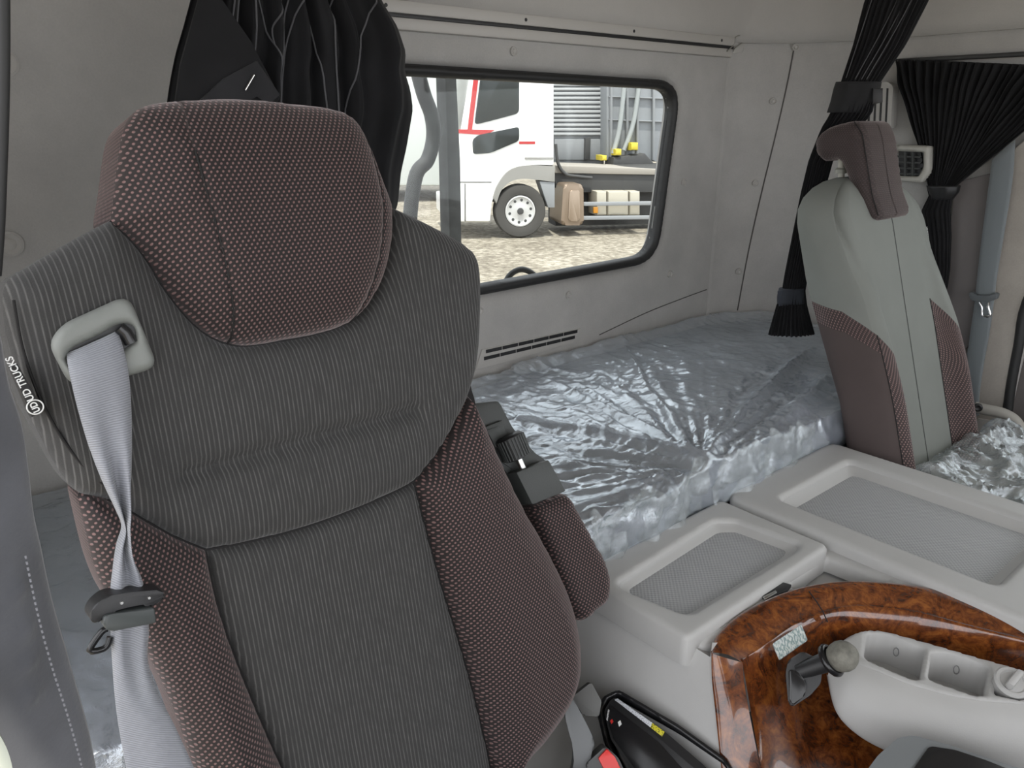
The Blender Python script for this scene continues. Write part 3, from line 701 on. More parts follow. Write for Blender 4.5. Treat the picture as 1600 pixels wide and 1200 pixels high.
slab('tongue_handle', FS, round_poly(bp([(138, 962), (146, 945), (165, 930), (200, 924), (250, 920), (257, 928), (253, 936), (236, 948), (228, 942), (196, 948), (172, 955), (160, 968), (144, 974)], .075), .004, 3), BLK, belt, .056, .078, .004, 3)
slab('tongue_block', FS, round_poly(bp([(160, 962), (170, 958), (240, 947), (243, 972), (170, 985), (160, 978)], .078), .003, 3), plain('slate_plastic', (.055, .062, .062), .4), belt, .050, .082, .003, 3)
tube('tongue_plate', [FS.w(*FS.px(x, y, .062), .062) for x, y in crom([(168, 982), (158, 988), (140, 1016), (158, 1015), (168, 1008), (172, 995)], 3)], .0028, BLKS, belt, 8)
for x, y in [(190, 942), (233, 934)]: lathe('rivet', [(0, .0016), (.001, .0012)], FS.w(*FS.px(x, y, .078), .078), FS.n, STEEL, belt, 10)

# slate cloth hanging at the door pillar
FC = Frame((.02, .50, .6), (.75, .65, 0), (.65, -.75, .05))
edge = [(-60, 300), (-10, 440), (15, 520), (30, 600), (48, 660), (58, 730), (68, 800), (84, 860), (100, 930), (116, 1000), (135, 1080), (155, 1160), (170, 1230), (185, 1300)]
Er = resample(crom([tuple(FC.px(x, y)) for x, y in edge], 5), .006, False); G = []; uvs = []
for i, (a, b) in enumerate(Er):
    row = []
    for j in range(40):
        k = j/39; x = a-.20*k; f = .010*math.sin(k*7+b*4)*k+.004*noise.noise(Vector((x*16, b*9, 2)))
        for (bx, by) in ((45, 1035), (48, 1085), (40, 985), (30, 920)):
            pa, pb = FC.px(bx, by); f += .005*math.exp(-(((x-pa)/.006)**2+((b-pb)/.005)**2))
        if k < .05: f -= .008*(1-k/.05)
        row.append(FC.w(x, b, f)); uvs.append((x, b))
    G.append(row)
cl = grid('pillar_cloth', G, SUEDE, thick=-.003, uv=uvs); tag(cl, 'slate grey suede-like cloth hanging beside the driver seat', 'cloth')
st = resample(crom([FC.px(x, y) for x, y in [(28, 870), (42, 930), (55, 985), (72, 1050), (90, 1110), (112, 1190), (122, 1230)]], 5), .0042, False)
STM = plain('pale_thread', (.30, .30, .33), .8)
bmv, bmf = [], []
for a, b in st[::1]:
    k = len(bmv); q = FC.w(a, b, .006+.004*noise.noise(Vector((a*16, b*9, 2)))+.010*0); t = .0011
    bmv += [q+FC.v*t*s-FC.u*.0004*r for s in (-1, 1) for r in (-1, 1)]+[q+FC.v*t*s-FC.u*.0004*r+FC.n*.001 for s in (-1, 1) for r in (-1, 1)]
    for f in ((0, 1, 3, 2), (4, 5, 7, 6), (0, 1, 5, 4), (2, 3, 7, 6), (0, 2, 6, 4), (1, 3, 7, 5)): bmf.append(tuple(k+q_ for q_ in f))
so = mesh('stitching', bmv, bmf, STM, cl, False); so['kind'] = 'stuff'
# door opening seal at the pillar and the sill end
sp_ = tag(tube('door_seal', [rY(x, y, .62) for x, y in crom([(4, -60), (5, 60), (4, 160), (1, 260), (-3, 360), (-8, 430)], 4)], .004, RUB), 'black rubber door seal along the driver door pillar', 'door seal')
tag(slab('sill_end', Frame(rY(0, 1180, .42), (1, 0, 0), (0, -1, .6)), round_poly(Frame(rY(0, 1180, .42), (1, 0, 0), (0, -1, .6)).pxs([(-40, 1120), (-5, 1140), (12, 1170), (24, 1215), (-20, 1290), (-60, 1290)]), .008), plain('pale_sill_plastic', (.36, .38, .32), .5), None, -.03, .0, .006), 'pale plastic door sill end beside the slate cloth', 'sill')

# ------------------------------------------------------------------ driver-side black curtain
cu1 = thing('sleeper_curtain', 'black pleated sleeper curtain gathered behind the driver headrest, edged with grey piping', 'curtain', rY(450, 420, 1.12))
yr = [-160, -80, 0, 40, 80, 110, 140, 170, 230, 270, 320, 360, 420]
Lx = [330, 322, 308, 298, 287, 281, 276, 272, 268, 266, 265, 265, 265]; Rx = [560, 580, 608, 632, 645, 643, 652, 656, 646, 637, 632, 618, 606]
def cfold(t, y):
    a = .011*math.sin(t*2*math.pi*8.5+.5*math.sin(y*.009))+.005*math.sin(t*2*math.pi*15+y*.004+1)
    if t > .80: a = a*(1-(t-.80)/.2)-.030*math.sin((t-.80)/.2*math.pi)*(1+.3*math.sin(y*.02))
    return a
ys = np.linspace(-160, 420, 60); G = []; nC = 150
for y in ys:
    l, r_ = np.interp(y, yr, Lx), np.interp(y, yr, Rx); row = []
    for j in range(nC):
        t = j/(nC-1); x = l+(r_-l)*t; p = rY(x, y, 1.10); row.append(Vector((p.x, 1.12+cfold(t, y), p.z)))
    G.append(row)
grid('curtain_cloth', G, CURT, cu1, thick=.003, tdir=(0, 1, 0))
def onc(x, y, d=.0):
    l, r_ = np.interp(y, yr, Lx), np.interp(y, yr, Rx); p = rY(x, y, 1.10); return Vector((p.x, 1.12+cfold((x-l)/(r_-l), y)-.002-d, p.z))
for L in [[(376, -70), (372, 0), (366, 43)], [(384, -70), (380, 0), (374, 57)], [(400, -70), (402, 0), (404, 57), (402, 95)], [(398, -60), (414, 0), (436, 68), (445, 108), (450, 161), (452, 200)],
          [(470, -60), (450, 0), (436, 37), (436, 68)], [(476, -60), (461, 0), (445, 105)], [(496, -60), (477, 0), (460, 71), (452, 161), (452, 200)], [(478, -60), (490, 0), (506, 65), (518, 173), (520, 220)],
          [(536, -60), (533, 0), (529, 42), (535, 176), (536, 230)], [(592, -60), (579, 6), (562, 108), (553, 195), (550, 240)]]:
    tube('piping', [onc(x, y) for x, y in crom(L, 6)], .0014, PIPE, cu1, 6)
FCU = Frame((.4, 1.085, 1.3), (1, 0, 0), (0, -1, 0))
slab('curtain_flap', FCU, FCU.pxs([(312, -90), (342, -90), (345, 0), (392, 66), (437, 152), (425, 172), (272, 172), (282, 100), (310, 0)]), CURT2, cu1, -.004, .002, .001)
slab('tie_strap', FCU, FCU.pxs([(306, 162), (350, 122), (401, 95), (437, 148), (420, 163), (400, 150), (386, 158), (370, 166)], .004), m_cloth('strap_cloth', (.024, .024, .026)), cu1, .002, .006, .001)
tube('pin', [FCU.w(*FCU.px(x, y, .008), .008) for x, y in [(383, 141), (390, 129), (397, 117)]], .0016, CHROME, cu1, 8)

# ------------------------------------------------------------------ passenger-side gathered curtains
def bunch(name, fr, st, mat, parent, folds=11, thick=.45, rip=.16, seed=0, nrow=60, nseg=110):
    Sy = [s[0] for s in st]; l = [s[1] for s in st]; r_ = [s[2] for s in st]; G = []
    for y in np.linspace(Sy[0], Sy[-1], nrow):
        a = fr.px(np.interp(y, Sy, l), y); b = fr.px(np.interp(y, Sy, r_), y); c = ((a[0]+b[0])/2, (a[1]+b[1])/2); hw = (b[0]-a[0])/2; row = []
        for k in range(nseg):
            t = 2*math.pi*k/nseg; q = 1+rip*math.sin(folds*2*t+seed+.6*math.sin(y*.02))+.06*math.sin(5*t+y*.013+seed)
            row.append(fr.w(c[0]+hw*math.cos(t)*(.88+.12*q)*1.0, c[1]+(b[1]-a[1])/2*math.cos(t), hw*thick*math.sin(t)*q))
        G.append(row)
    return grid(name, G, mat, parent, closed_u=True, caps=True)
FP = Frame((1.90, .90, 1.3), RT, (-1.90, -.90, 0))
cu2 = thing('pillar_curtain', 'long charcoal sleeper curtain gathered by two straps behind the passenger seat', 'curtain', FP.w(*FP.px(1236, 530)))
bunch('curtain_cloth', FP, [(-140, 1410, 1512), (-60, 1378, 1478), (0, 1352, 1450), (70, 1334, 1414), (130, 1314, 1374), (150, 1306, 1368), (178, 1298, 1362), (200, 1284, 1342), (250, 1264, 1302), (300, 1252, 1288), (360, 1240, 1276), (430, 1226, 1262), (455, 1222, 1258), (475, 1214, 1260), (500, 1207, 1266), (522, 1201, 1272)], CURT2, cu2, 15, .5, .30, 1)
bunch('upper_strap', FP, [(128, 1306, 1378), (140, 1302, 1376), (158, 1298, 1366), (176, 1292, 1352)], m_cloth('strap_cloth_b', (.022, .022, .023)), cu2, 3, .62, .03, 2, 10, 48)
slab('strap_end', FP, FP.pxs([(1364, 138), (1379, 139), (1379, 160), (1363, 163)], .03), BLK, cu2, .020, .034, .002)
bunch('lower_strap', FP, [(450, 1217, 1258), (462, 1214, 1258), (474, 1214, 1258)], m_cloth('strap_cloth_c', (.035, .038, .046)), cu2, 3, .62, .03, 4, 8, 48)
slab('strap_patch', FP, FP.pxs([(1215, 455), (1234, 451), (1234, 477), (1217, 478)], .012), m_cloth('strap_patch_cloth', (.05, .055, .068)), cu2, .010, .016, .001)
for L in [[(1392, -100), (1362, 0), (1322, 122)], [(1436, -100), (1402, 0), (1336, 124)], [(1450, -100), (1415, 0), (1346, 124)], [(1458, -100), (1424, 0), (1354, 124)]]:
    tube('piping', [FP.w(*FP.px(x, y, .032), .034) for x, y in crom(L, 6)], .0010, PIPE, cu2, 6)
FX = Frame((2.265, .9, 1.3), (0, -1, 0), (-1, 0, 0))
cu3 = thing('side_window_curtain', 'charcoal pleated side curtain fanned from a rail and knotted beside the passenger seat', 'curtain', rX(1465, 462, 2.265))
G = []; nC = 230
for i in range(46):
    s = i/45; row = []
    for j in range(nC):
        t = j/(nC-1); tx, ty = 1398+330*t, 92+14*t; ex, ey = 1453+34*t, 296+8*math.sin(t*3.1)
        x = tx+(ex-tx)*s; y = ty+(ey-ty)*s; y += 6*math.sin(t*60)*(1-s)*s
        w_ = t+.022*noise.noise(Vector((t*9, s*1.5, 2)))+.006*noise.noise(Vector((t*30, s*5, 4)))*max(0, 1-s*3)
        a = (.010*math.sin(w_*2*math.pi*24)+.004*math.sin(w_*2*math.pi*47+1)+.012*noise.noise(Vector((t*14, s*2.5, 8))))*(1-s*.7)*(1+.6*math.exp(-((s-.2)/.10)**2))
        p = rX(x, y, 2.265); row.append(Vector((2.262+a, p.y, p.z)))
    G.append(row)
grid('curtain_cloth', G, CURT2, cu3, thick=.002, tdir=(1, 0, 0))
bunch('curtain_tail', FX, [(292, 1449, 1492), (306, 1452, 1488), (330, 1440, 1484), (370, 1446, 1486), (420, 1450, 1484), (450, 1451, 1480), (466, 1454, 1472)], CURT2, cu3, 9, .5, .25, 3, 40, 80)
bunch('tie_band', FX, [(290, 1448, 1500), (300, 1452, 1498), (312, 1456, 1488)], BLK, cu3, 4, .7, .05, 5, 8, 40)
tube('rail', [Vector((2.275, y, rX(1500, 90, 2.275).z)) for y in np.linspace(1.06, .40, 4)], .006, plain('dark_rail', (.05, .05, .05), .4), cu3, 8)

# ------------------------------------------------------------------ passenger seat
ps = thing('co_driver_seat', 'grey passenger seat with brown bolsters and a brown hooked headrest', 'seat', (1.79, .5, 0))
Yf = lambda z: .608+.316*(z-.53)
zs = list(np.linspace(.42, 1.08, 34))+[1.11, 1.135, 1.155, 1.168, 1.176]
def sec(z):
    b = .040*(1-max(0, min(1, (z-.72)/.28))**1.5)+.004*0; bl = b if z < .95 else b-.055*min(1, (z-.95)/.15); b = max(b, -.012); xr = -.05*max(0, min(1, (z-.85)/.3))
    k = 1.0
    ins = 0 if z < 1.08 else (1-math.sqrt(max(0, 1-((z-1.08)/.098)**2)))
    y = Yf(z); dp = .098+.035*max(0, min(1, (z-.7)/.25))
    bow = .012*math.sin((z-.42)/.7*math.pi)
    P = [(1.605, dp), (1.592-bow, .07+max(0, -bl)*.5), (1.600-bow, .012-bl*.6), (1.625-max(0, -bl)*.3, -bl-.004), (1.668-max(0, -bl)*.7, max(0, -bl)*.35), (1.79, .006), (1.912+xr*.7, .000), (1.955+xr, -b-.004), (1.992+bow+xr, .012-b*.6), (2.002+bow+xr, .07), (1.985+xr, dp)]
    cx = 1.79; cy = .065
    P = [(cx+(x-cx)*(1-ins*.75), y+cy+(d-cy)*(1-ins*.9)) for x, d in P]
    return [Vector((x, yy, z)) for x, yy in crom(P, 6)]
SEC0 = np.array([[tuple(p) for p in sec(z)] for z in zs]); SEC = []
def zoff(j): return np.interp(j, [0, 8, 14, 20, 24, 36, 44, 60], [.035, .03, -.01, -.07, -.10, .02, -.06, -.06])
for i, z in enumerate(zs):
    g = math.exp(-((z-.88)/.11)**2); row = []
    for j in range(SEC0.shape[1]):
        ze = z+zoff(j)*g; row.append(Vector(tuple(np.interp(ze, zs, SEC0[:, j, k]) for k in range(3))))
    SEC.append(row)
UVS = []
for r_ in SEC:
    l = 0; a = []
    for j, p in enumerate(r_):
        if j: l += (p-r_[j-1]).length
        a.append(l)
    UVS.append(a)
def part(name, c0, c1, r0, r1, mat): 
    o = grid(name, [SEC[i][c0:c1+1] for i in range(r0, r1+1)], mat, ps, uv=[(UVS[i][j], zs[i]) for i in range(r0, r1+1) for j in range(c0, c1+1)]); return o
rb = 23; nR = len(zs)-1
part('side_panel', 0, 14, 0, rb-2, BROWN); part('side_band', 0, 14, rb-2, rb, BROWND); part('bolster_edge', 14, 20, 0, rb, BROWND); part('bolster_inner', 20, 24, 0, rb, GREYSEAT)
part('centre_panel', 24, 30, 0, nR, GREYSEAT); part('centre_panel', 30, 36, 0, nR, GREYSEAT)
part('bolster_edge', 36, 44, 0, rb, BROWND); part('side_panel', 44, 60, 0, rb, BROWN)
part('upper_side_panel', 0, 13, rb, nR, GREYSEAT); part('upper_centre_panel', 13, 24, rb, nR, GREYSEAT); part('upper_side_panel', 36, 60, rb, nR, GREYSEAT)
mesh('top_panel', SEC[-1], [tuple(range(len(SEC[-1])))], GREYSEAT, ps); grid('back_shell', [[r_[-1].lerp(r_[0], k/6) for k in range(7)] for r_ in SEC], GREYSEAT, ps)
for c in (14, 30, 36):
    tube('seam', [SEC[i][c]+Vector((0, -.0006, 0)) for i in range(0, rb+1 if c in (14, 36) else nR-2)], .0011, SEAM if c != 30 else plain('soft_seam', (.10, .105, .10), .9), ps, 6)
FH = Frame((1.70, .85, 1.2), (0, -1, 0), (-1, 0, 0))
hpf = crom(FH.pxs([(1269, 238), (1269, 218), (1283, 202), (1308, 193), (1334, 190), (1347, 210), (1354, 255), (1362, 305), (1372, 338), (1358, 346), (1342, 330), (1328, 302), (1317, 274), (1309, 256), (1300, 249), (1280, 252)]), 4, True)
BRH = m_dot('brown_headrest_fabric', (.045, .034, .033), (.085, .062, .060), .006, .004, .3)
hr2 = pad('headrest', FH, hpf, BRH, ps, bulge=.028, R=.03, skirt=.09, step=.006, base=-.028)
FHr = Frame((1.875, .85, 1.2), (0, 1, 0), (1, 0, 0))
pad('headrest_side', FHr, [(-a, b) for a, b in hpf], BRH, hr2, bulge=.028, R=.03, skirt=.09, step=.006, base=-.028)
hl = resample([FH.px(x, y) for x, y in [(1334, 190), (1347, 210), (1354, 255), (1362, 305), (1372, 338)]], .01, False)
tube('seam', [FH.w(a-.004, b, -.010) for a, b in crom([tuple(q) for q in hl], 2)], .0011, SEAM, hr2, 6)
tube('headrest_post', [FH.w(*FH.px(1297, 246), -.05), FH.w(*FH.px(1297, 285), -.05)], .007, plain('cream_plastic', (.45, .44, .38), .4), ps, 12)
lathe('post_collar', [(0, .013), (.008, .013), (.012, .009)], FH.w(*FH.px(1296, 272), -.05), (0, 0, 1), plain('cream_collar', (.30, .30, .26), .4), ps, 16)
slab('label_tag', Frame((2.0, .80, 1.05), (.3, -.95, 0), (-.85, -.4, 0)), Frame((2.0, .80, 1.05), (.3, -.95, 0), (-.85, -.4, 0)).pxs([(1443, 355), (1449, 354), (1453, 384), (1447, 386)]), m_print('tag_print', (.05, .05, .05), (.6, .6, .58), 500, 700, .5), ps, 0, .002, .0003)
box('seat_cushion', (1.83, .33, .45), (.50, .52, .15), GREYSEAT, ps, .04, seg=4); box('seat_base', (1.80, .38, .19), (.42, .42, .37), BLK, ps, .02)
G = []; nx, ny = 130, 110
for j in range(ny):
    row = []
    for i in range(nx):
        X = 1.575+.56*i/(nx-1); Y = .615-.60*j/(ny-1); e = min(1, min(i, nx-1-i)/8, j/6)
        z = .534+.004+2.2*max(0, crumple(X*1.1, Y*1.1, 4)+.006)+.016*e+.014*math.exp(-((Y-.56)/.05)**2)
        row.append(Vector((X, Y, z)))
    G.append(row)
tag(grid('cushion_plastic_sheet', G, FILMC, uv=[(i, j) for j in range(ny) for i in range(nx)]), 'crumpled clear plastic film covering the passenger seat cushion', 'plastic sheet')

# ------------------------------------------------------------------ passenger wall fittings
FW2 = Frame((2.285, .8, 1.0), (0, -1, 0), (-1, 0, 0))
q = FW2.pxs
dp = struct(slab('trim_2', FW2, q([(1494, 285), (1552, 270), (1545, 400), (1534, 520), (1495, 560), (1470, 470)]), DOORM, None, -.008, .006, .003)); dp['label'] = 'brown-grey slab behind the passenger belt'  # flat slab in the door panel colour, darker than the wall around it
bpil = struct(slab('trim_3', FW2, q([(1552, 262), (1650, 180), (1650, 400), (1604, 468), (1591, 530), (1577, 600), (1568, 690), (1556, 760), (1520, 760), (1518, 660), (1532, 540), (1543, 400)]), WALLP, None, -.008, .020, .008)); bpil['label'] = 'beige door pillar trim beside the passenger belt'
struct(tube('trim_4', [FW2.w(*FW2.px(x, y, .016), .018) for x, y in crom([(1660, 372), (1606, 470), (1592, 540), (1579, 610), (1570, 690), (1562, 770)], 4)], .012, RUB))['label'] = 'black rubber seal between the beige pillar and the passenger door'
gv = thing('louvre_grille', 'beige louvred grille in the wall behind the passenger headrest', 'grille', FW2.w(*FW2.px(1360, 200)))
FV = Frame((2.262, .95, 1.3), (0, -1, 0), (-1, 0, 0))
slab('frame', FV, round_poly(FV.pxs([(1330, 132), (1388, 128), (1396, 135), (1392, 200), (1325, 205)]), .006), WALLU, gv, -.03, .002, .002)
for k in range(6):
    x = 1338+9*k; slab('slot', FV, FV.pxs([(x+3, 138), (x+6, 138), (x+3, 198), (x, 198)]), BLK, gv, .001, .003, 0)
cv = thing('side_vent', 'cream framed rectangular air vent in the wall beside the passenger headrest', 'vent', FV.w(*FV.px(1430, 286)))
vo = round_poly(FV.pxs([(1400, 226), (1452, 228), (1452, 268), (1440, 286), (1400, 283)], .02), .006, 4); vi = round_poly(FV.pxs([(1400, 236), (1442, 238), (1442, 262), (1434, 276), (1400, 275)], .02), .004, 3)
pad('frame', FV, vo, plain('cream_vent_plastic', (.42, .41, .37), .5), cv, bulge=.006, R=.006, skirt=.02, step=.005, holes=[vi], base=.016)
slab('vent_back', FV, vi, BLK, cv, -.01, .004, 0)
for k in range(4):
    y = 243+9*k; slab('louvre', FV, FV.pxs([(1401, y), (1440, y+1), (1438, y+4), (1401, y+3)], .012), BLKG, cv, .006, .013, .0008)
for x in (1412, 1424): slab('louvre', FV, FV.pxs([(x, 238), (x+3, 238), (x+3, 275), (x, 275)], .016), BLKG, cv, .012, .016, .0008)
# passenger belt
pb = thing('passenger_seat_belt', 'slate grey passenger seat belt with steel tongue hanging on the beige pillar', 'seat belt', rX(1520, 640, 2.24))
FB2 = Frame((2.235, .75, .9), (0, -1, 0), (-1, 0, 0))
EL = [(1550, 249), (1546, 280), (1534, 370), (1527, 430), (1523, 470), (1516, 520), (1509, 570), (1507, 610), (1512, 660)]; ER = [(1586, 219), (1582, 280), (1568, 370), (1558, 430), (1553, 470), (1546, 520), (1537, 570), (1530, 620), (1530, 660)]
Ea, Eb = [resample(crom([FB2.px(x, y) for x, y in E], 6), .02, False) for E in (EL, ER)]; n = min(len(Ea), len(Eb)); G = []; uvs = []
for i in range(n):
    row = []
    for j in range(7):
        k = j/6; a = Ea[i]*(1-k)+Eb[i]*k; row.append(FB2.w(a[0], a[1], .004*math.sin(k*3.14))); uvs.append((k*.05, i*.02))
    G.append(row)
grid('webbing', G, BELT2, pb, thick=.002, uv=uvs, tdir=(1, 0, 0))
slab('tongue_handle', FB2, round_poly(FB2.pxs([(1513, 458), (1518, 456), (1524, 461), (1548, 462), (1554, 457), (1559, 460), (1556, 468), (1546, 471), (1522, 471), (1515, 467)], .02), .003, 3), plain('slate_handle', (.10, .11, .115), .5), pb, .004, .02, .003)
tube('tongue_plate', [FB2.w(*FB2.px(x, y, .014), .014) for x, y in crom([(1530, 472), (1534, 480), (1535, 493), (1547, 493), (1544, 480), (1545, 472)], 4)], .0035, CHROME, pb, 8)
gh = tag(tube('grab_handle', [rX(x, y, 2.16) for x, y in crom([(1524, 636), (1540, 640), (1566, 646), (1586, 658), (1597, 680), (1602, 720), (1603, 780)], 5)], .015, plain('beige_plastic', (.36, .345, .31), .55, grain=.1)), 'beige curved grab handle beside the passenger seat', 'handle')
lathe('bolt', [(0, .011), (.006, .011), (.008, .007), (.006, .004)], rX(1528, 636, 2.143), (-.9, -.4, 0), BLK, gh, 14)
slab('belt_anchor_plate', FW2, round_poly(q([(1532, 650), (1560, 655), (1552, 730), (1536, 735)]), .006), WALLU, thing('belt_anchor', 'pale belt anchor cover low on the pillar beside the passenger seat', 'belt anchor', FW2.w(*FW2.px(1545, 735), .02)), .018, .030, .004)

# ------------------------------------------------------------------ centre console
con = thing('centre_console', 'grey centre console with two tray lids between the seats', 'console', (1.15, .45, 0))
FT = Frame((0, 0, .60), (1, 0, 0), (0, 0, 1))
plan = crom([(.778, .742), (.778, .66), (.778, .575), (.785, .535), (.80, .515), (.86, .505), (.93, .495), (1.03, .462), (1.11, .395), (1.165, .27), (1.20, .10), (1.20, 0)], 6)
ring = plan+[(1.56, 0), (1.56, .742)]
pk = FT.pxs([(1236, 913), (1290, 868), (1390, 908), (1300, 912), (1250, 922)])
pad('console_top', FT, ring, PLG, con, bulge=.008, R=.010, skirt=.03, step=.009, holes=[round_poly(pk, .008)], base=-.008)
slab('pocket_floor', FT, FT.pxs([(1225, 920), (1290, 860), (1400, 910), (1300, 930)]), PLG, con, -.05, -.035, 0)
FBs = Frame((.488, 0, 0), (0, -1, 0), (-1, 0, .5))
sd_ = [FBs.px(x, y) for x, y in [(1113, 1004), (1113, 1040), (1114, 1062), (1119, 1110), (1130, 1200), (1150, 1330)]]
fb = lambda Y, z: (-Y*FBs.u.y*-1 if 0 else (Vector((.488+.5*z, Y, z))-FBs.o).dot(FBs.u), (Vector((.488+.5*z, Y, z))-FBs.o).dot(FBs.v))
slab('console_side', FBs, [fb(.742, .592), fb(.50, .592)]+sd_+[fb(.50, .22), fb(.742, .22)], PLG, con, -.02, 0, 0)
G = []
for z in ():
    G.append([Vector((x-(.592-z)*.5*(1 if x < .9 else max(0, 1-(x-.9)*5))*(1 if z > .29 else 0.6), y, z)) for x, y in plan[:42]])
grid('console_side', [[Vector((1.56, y, z)) for y in (.742, .4, 0)] for z in (.592, .3, 0)], PLG, con)
grid('console_side', [[Vector((x, .742, z)) for x in (.778, 1.1, 1.56)] for z in (.592, .3, 0)], PLG, con)
clipb = slab('cup_clip', FT, FT.pxs([(1186, 934), (1196, 922), (1222, 914), (1236, 918), (1230, 926), (1200, 940)]), BLK, con, .0005, .006, .0015)
slab('clip_bar', FT, FT.pxs([(1192, 932), (1212, 922), (1214, 925), (1195, 936)], .008), STEEL, clipb, .006, .008, .0005)
# small lid
FL = Frame((0, 0, .618), (1, 0, 0), (0, 0, 1))
h1 = round_poly(FL.pxs([(966, 908), (1118, 812), (1150, 812), (1248, 848), (1244, 858), (1080, 957), (1064, 955), (972, 918)]), .010, 5)
lid1 = pad('small_lid', FL, round_poly([(.764, .524), (1.150, .524), (1.150, .745), (.764, .745)], .014), PLG, con, bulge=.008, R=.010, skirt=.05, step=.005, holes=[h1], base=-.008)
def tray(lid, fr, hole, dz, ins, b0):
    P = np.array(resample(hole, .008)); c = (P.max(0)+P.min(0))/2; he = (P.max(0)-P.min(0))/2; rows = []
    for k, (s_, z) in enumerate([(0, b0), (.2, b0-.003), (.75, dz+.003), (1.0, dz+.0005), (1.06, dz)]):
        rows.append([fr.w(*(c+(p-c)*(1-ins*s_/he)), z) for p in P])
    grid('tray_wall', rows, PLL, lid, closed_u=True); Q = [tuple(c+(p-c)*(1-ins/he)) for p in P]
    slab('tray_liner', fr, Q, PLM, lid, dz-.01, dz, 0)
tray(lid1, FL, h1, -.0165, .013, -.0078)
# large lid
FL2 = Frame((0, 0, .624), (1, 0, 0), (0, 0, 1))
pa, pb_, = FL2.px(1200, 773), FL2.px(1345, 724); xl, xr = pa[0]+.004, pb_[0]; yb = (pa[1]+pb_[1])/2
h2 = round_poly([(xl, .297), (xr, .297), (xr, yb), (xl, yb)], .016, 5)
lid2 = pad('large_lid', FL2, round_poly([(1.163, .02), (1.56, .02), (1.56, .745), (1.163, .745)], .03), PLG, con, bulge=.010, R=.013, skirt=.05, step=.0065, holes=[h2], base=-.010)
tray(lid2, FL2, h2, -.0225, .018, -.0098)
# burl wood fascia
FBs = Frame((.488, 0, 0), (0, -1, 0), (-1, 0, .5))
def rB(x, y, h=0): a, b = FBs.px(x, y, h); return FBs.w(a, b, h)
wood = thing('wood_fascia', 'glossy burl wood fascia curving around the front of the console', 'fascia', (.95, .45, .35))
O0 = [rB(1112, 1020, .004), rZ(1124, 990, .603), rZ(1165, 955, .606), rZ(1230, 925, .607), rZ(1300, 910, .608), rZ(1380, 910, .608), rZ(1470, 922, .608), rZ(1540, 943, .608), rZ(1600, 965, .608), rZ(1700, 1003, .608)]
C0 = [rZ(1160, 1035, .588), rZ(1170, 1020, .590), rZ(1198, 1000, .592), rZ(1245, 968, .594), rZ(1290, 950, .596), rZ(1345, 942, .597), rZ(1425, 950, .597), rZ(1510, 972, .597), rZ(1600, 995, .597), rZ(1700, 1022, .597)]
B0 = [rZ(1200, 1265, .452), rZ(1208, 1272, .452), rZ(1220, 1280, .448), rZ(1245, 1290, .44), rZ(1280, 1295, .44), rZ(1335, 1295, .44), rZ(1425, 1280, .44), rZ(1510, 1255, .44), rZ(1600, 1235, .44), rZ(1700, 1215, .44)]
M0 = [(c*.52+b*.48)+Vector((.028, .020, -.012))*min(1, i/3)*(2.0 if i >= 4 else 1) for i, (c, b) in enumerate(zip(C0, B0))]
top_mid = [(o*.5+c*.5)+Vector((0, 0, .005)) for o, c in zip(O0, C0)]
def dense(rows, nc=10, nr=8):
    A = [crom([tuple(p) for p in r_], nc) for r_ in rows]; cols = list(zip(*A)); cols = [crom(c, nr) for c in cols]
    return [[Vector(cols[j][i]) for j in range(len(cols))] for i in range(len(cols[0]))]
E0 = [o+Vector((.004, .006, -.012)) for o in O0]
grid('wood_veneer', dense([E0, O0, top_mid, C0, C0[:1]+[c*.93+b*.07 for c, b in zip(C0[1:], B0[1:])], M0, B0]), WOOD, wood)
so_ = [rB(1112, 1020, .004), rB(1113, 1062, .004), rB(1118, 1110, .004), rB(1128, 1200, .004), rB(1138, 1270, .004)]
si_ = [rZ(1160, 1035, .588), rZ(1163, 1068, .570), rZ(1172, 1120, .540), rZ(1188, 1200, .490), rZ(1200, 1265, .452)]
sm_ = [(a+b)*.5+FBs.n*.006 for a, b in zip(so_, si_)]
sb_ = [a+Vector((.012, .004, 0)) for a in so_]
grid('wood_veneer', dense([sb_, so_, sm_, si_]), WOOD, wood)
tube('panel_split', [rZ(1264, 924, .609), rZ(1276, 940, .6085), rZ(1286, 956, .603), rZ(1293, 972, .596)], .0009, SEAM, wood, 6)
lathe('screw_cap', [(0, .0055), (.0012, .005), (.0016, .002)], rZ(1277, 966, .6005), (-.25, -.35, .9), WOOD, wood, 16)
stk = Frame(rZ(1235, 1002, .597), RT, (-.42, -.30, .85))
slab('sticker', stk, round_poly(stk.pxs([(1207, 1006), (1252, 976), (1262, 1000), (1218, 1031)]), .002, 2), m_sticker('silver_sticker'), wood, -.003, .0006, .0002)
# cup holder pod
pod = thing('cup_holder', 'grey cup holder pod with open pockets set in the wood fascia', 'cup holder', rZ(1420, 1178, .48))
FPd = Frame((0, 0, .580), (1, 0, 0), (0, 0, 1))
bk = [(1305, 1010), (1330, 990), (1370, 983), (1450, 1003), (1530, 1026), (1600, 1046), (1700, 1078)]
frn = [(1305, 1010), (1330, 1030), (1370, 1046), (1420, 1066), (1480, 1083), (1540, 1093), (1600, 1097), (1700, 1100)]
pod_o = crom(FPd.pxs(bk), 5)[:-1]+list(reversed(crom(FPd.pxs(frn), 5)))[:-1]
hol = [round_poly(FPd.pxs(L), .010, 5) for L in ([(1350, 1028), (1354, 988), (1384, 988), (1446, 1012), (1438, 1060), (1425, 1060)], [(1450, 1060), (1456, 1017), (1484, 1018), (1546, 1040), (1538, 1086), (1520, 1084)], [(1553, 1084), (1560, 1046), (1600, 1052), (1690, 1080), (1690, 1096), (1600, 1092)])]
